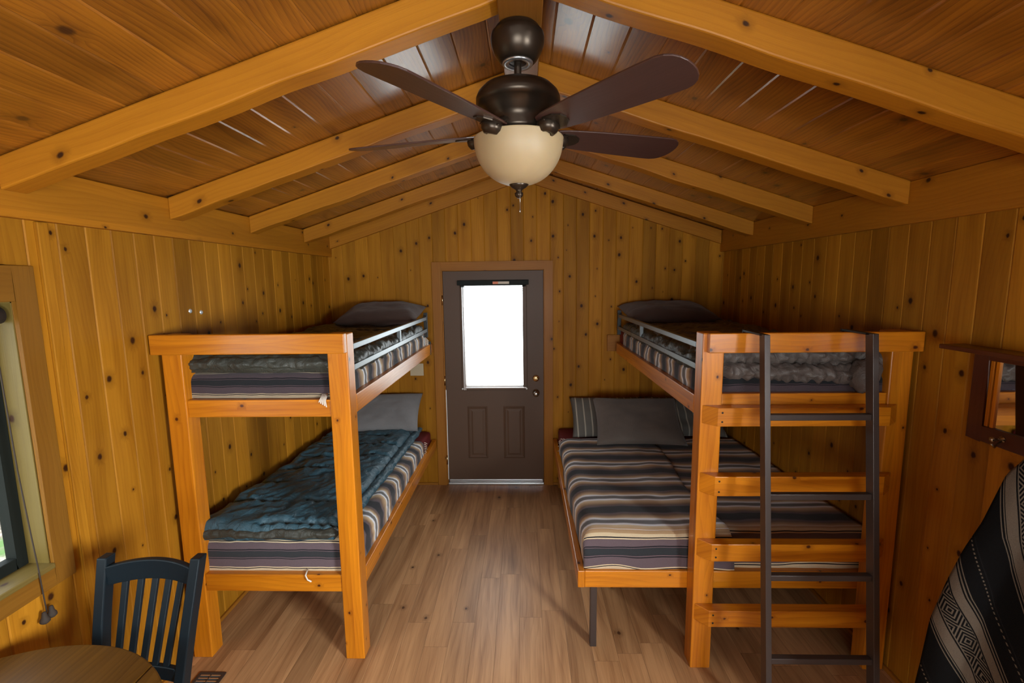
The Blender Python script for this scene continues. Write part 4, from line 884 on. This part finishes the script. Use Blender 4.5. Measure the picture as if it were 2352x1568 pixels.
# ---------------------------------------------------------------- floor register
FR = thing('floor_register', 'small metal heating register in the floor beside the chair', 'floor vent', (-1.575, 1.94, 0))
b = MB(); x0, x1, y0, y1 = -1.645, -1.512, 1.80, 2.072
b.box(x0, x1, y0, y0 + .014, 0.0005, 0.006); b.box(x0, x1, y1 - .014, y1, 0.0005, 0.006); b.box(x0, x0 + .016, y0 + .014, y1 - .014, 0.0005, 0.006); b.box(x1 - .016, x1, y0 + .014, y1 - .014, 0.0005, 0.006); b.box((x0+x1)/2 - .003, (x0+x1)/2 + .003, y0 + .014, y1 - .014, 0.0005, 0.006)
b.build('register_frame', M['ladder'], FR, bevel=0.0015)
b = MB()
for k in range(14):
    y = y0 + 0.02 + k * (y1 - y0 - 0.045) / 13; b.box(x0 + .016, x1 - .016, y, y + 0.007, 0.001, 0.005)
b.build('louvre', M['alu'], FR); box('register_shade', M['regshade'], FR, x0 + .014, x1 - .014, y0 + .012, y1 - .012, 0.0002, 0.0009, bevel=0)  # flat black sheet paints the shade below the louvres

# ---------------------------------------------------------------- mirror with shelf on the right wall
MR = thing('wall_mirror', 'dark red-brown framed mirror with a top shelf on the right wall', 'mirror', (XR, 1.5, 1.3))
my0, my1, mz0, mz1 = 1.16, 1.845, 1.30, 1.645; xf = XR - 0.001
b = MB(); fa = 0.060
b.box(xf - 0.022, xf, my1 - fa, my1, mz0, mz1); b.box(xf - 0.022, xf, my0, my0 + fa, mz0, mz1)
b.box(xf - 0.022, xf, my0 + fa, my1 - fa, mz0, mz0 + 0.062); b.box(xf - 0.022, xf, my0 + fa, my1 - fa, mz1 - 0.03, mz1)
b.build('mirror_frame', M['redwood'], MR, bevel=0.003)
for ya in (my1 - fa - 0.016, my1 - fa - 0.037):
    o = MB().box(xf - 0.016, xf - 0.003, ya, ya + 0.013, mz0 + 0.062, mz1 - 0.03).build('bevel_glint', M['bunk'], MR, bevel=0.001); o['label'] = 'orange strips painting the light reflected on the inner bevel'  # reflected light on the frame bevel, put in as orange strips
box('mirror_glass', M['mirror'], MR, xf - 0.010, xf - 0.004, my0 + fa, my1 - fa - 0.037, mz0 + 0.060, mz1 - 0.028, bevel=0)
box('shelf', M['redwood'], MR, xf - 0.10, xf, my0 - 0.05, my1 + 0.07, mz1, mz1 + 0.018, bevel=0.003)
for y in (1.70, 1.30):
    b = MB(); b.lathe([(0, 0.0), (0.012, 0.0), (0.012, -0.004), (0.004, -0.006), (0.004, -0.03), (0.009, -0.034), (0.010, -0.042), (0, -0.046)], (xf - 0.022, y, mz0 + 0.035), 16, 'x')
    b.tube([(xf - 0.026, y, mz0 + 0.03), (xf - 0.05, y, mz0 + 0.005), (xf - 0.062, y, mz0 + 0.02)], 0.004, 8); b.build('coat_hook', M['nickel'], MR)

# ---------------------------------------------------------------- hanging diamond blanket
P = []; UV = []; n, m = 70, 60
top = Vector((1.70, 1.22, 1.60))
for i in range(n + 1):
    f = i / n; row = []; ru = []
    for j in range(m + 1):
        g_ = j / m                                           # 0 top .. 1 bottom
        z = 1.58 - 1.12 * g_
        # left outline follows the fall of the cloth
        tab = [(1.60, 1.66), (1.371, 1.518), (1.33, 1.475), (1.173, 1.42), (1.085, 1.375), (0.985, 1.337), (0.847, 1.296), (0.69, 1.28), (0.617, 1.271), (0.40, 1.25)]
        for (za, xa), (zb, xb) in zip(tab, tab[1:]):
            if za >= z >= zb: xl = xa + (xb - xa) * (za - z) / (za - zb)
        yl = 1.40
        xr_, yr = 1.735, 0.98 - 0.10 * g_
        x = xl + (xr_ - xl) * f ** 1.2; y = yl + (yr - yl) * f
        fold = min(1, f * 5) * (0.010 + 0.045 * g_) * sin(f * 17 + 2.2 * g_ + 0.6 * sin(g_ * 5)) + 0.015 * noise.noise(Vector((f * 3, g_ * 2, 1)))
        nx, ny = -0.7, -0.7
        x = min(1.755, x + nx * fold * 0.9); y += ny * fold
        zz = z - 0.12 * f * (1 - g_) + 0.03 * g_ * sin(f * 9)
        G_ = 0.62 * min(z, 0.95) + max(0, min(z - 0.95, 0.2)) * 0.35 + max(0, z - 1.15) * 0.1
        fx = xl + f * 0.62
        row.append((x, y, zz)); ru.append((20 * 0.37 + 0.565 * 0.37 - (1.3 * (fx - 1.36) + G_ - 0.62 * 0.87), g_ * 1.15 + f * 0.3))
    P.append(row); UV.append(ru)
HB = MB().grid(P, UV).build('hanging_blanket', M['diamond'], solid=0.006)
tag(HB, 'black blanket with cream diamond bands hanging at the right edge below the mirror', 'blanket')
b = MB().box(1.752, XR - 0.001, 0.94, 1.36, 1.56, 1.62); o = b.build('peg_rail', M['redwood'], bevel=0.003); tag(o, 'wooden peg rail holding the black diamond blanket, beyond the right edge', 'coat rack')
for y in (1.0, 1.15, 1.30): MB().tube([(1.752, y, 1.59), (1.70, y, 1.60)], 0.009, 10).build('peg', M['redwood'], o)

# ---------------------------------------------------------------- small wall things
o = box('wall_outlet', M['plate'], None, -1.07, -0.945, YB - 0.008, YB - 0.0005, 1.07, 1.185, bevel=0.003); tag(o, 'beige switch plate on the door wall behind the left bunk', 'switch plate')
for y, z, lb in ((2.438, 1.798, 'upper left'), (2.521, 1.786, 'lower right')):
    b = MB().lathe([(0, 0.006), (0.009, 0.005), (0.012, 0.0)], (XL, y, z), 14, 'x'); tag(b.build('wall_screw', M['screw']), 'shiny screw head on the left wall, ' + lb + ' of the two', 'screw', 'screw heads on the left wall')
# fringes on blankets
b = MB()
for k in range(34):
    x = 0.31 + k * 0.0215; b.tube([(x, 3.795, 0.608), (x + R.uniform(-.01, .01), 3.825, 0.603), (x + R.uniform(-.015, .015), 3.85, 0.590)], 0.0032, 5)
for k in range(8): b.tube([(0.296, 3.80 - k * 0.004, 0.595 - k * 0.014), (0.288, 3.82, 0.585 - k * 0.014), (0.286 + R.uniform(-.01, .01), 3.845, 0.57 - k * 0.014)], 0.0028, 5)
AISLE = [q for q in bpy.data.objects if q.get('label', '').startswith('striped serape blanket on the aisle')][0]
b.build('fringe', M['fringe'], AISLE)
LL_ = [q for q in bpy.data.objects if q.get('label', '').startswith('striped serape blanket on the lower left')][0]
b = MB()
for k in range(7): b.tube([(MX1 + 0.014, 3.86, 0.56 - k * 0.016), (MX1 + 0.02, 3.88, 0.55 - k * 0.016), (MX1 + 0.022 + R.uniform(-.01, .01), 3.90, 0.535 - k * 0.016)], 0.003, 5)
b.build('fringe', M['fringe'], LL_); b = MB()
b.tube([(-1.13, LYF + 0.045, 0.475), (-1.12, LYF - 0.004, 0.468), (-1.11, LYF - 0.006, 0.447), (-1.09, LYF - 0.008, 0.438)], 0.004, 6)
b.build('fringe', M['fringe'], LL_)
UL_ = [q for q in bpy.data.objects if q.get('label', '').startswith('striped serape blanket on the upper left')][0]
b = MB()
for k in range(5): b.tube([(-0.965 - k * 0.006, LYF + 0.035, 1.40), (-0.96 - k * 0.007, LYF - 0.006, 1.375), (-0.955 - k * 0.009, LYF - 0.008, 1.345 + 0.006 * k)], 0.003, 5)
b.build('fringe', M['fringe'], UL_); b = MB()
for k in range(5): b.tube([(MX1 + 0.014, 4.02, 1.46 - k * 0.014), (MX1 + 0.03, 4.035, 1.44 - k * 0.014), (MX1 + 0.04, 4.05, 1.42 - k * 0.014)], 0.003, 5)
b.build('fringe', M['fringe'], UL_)
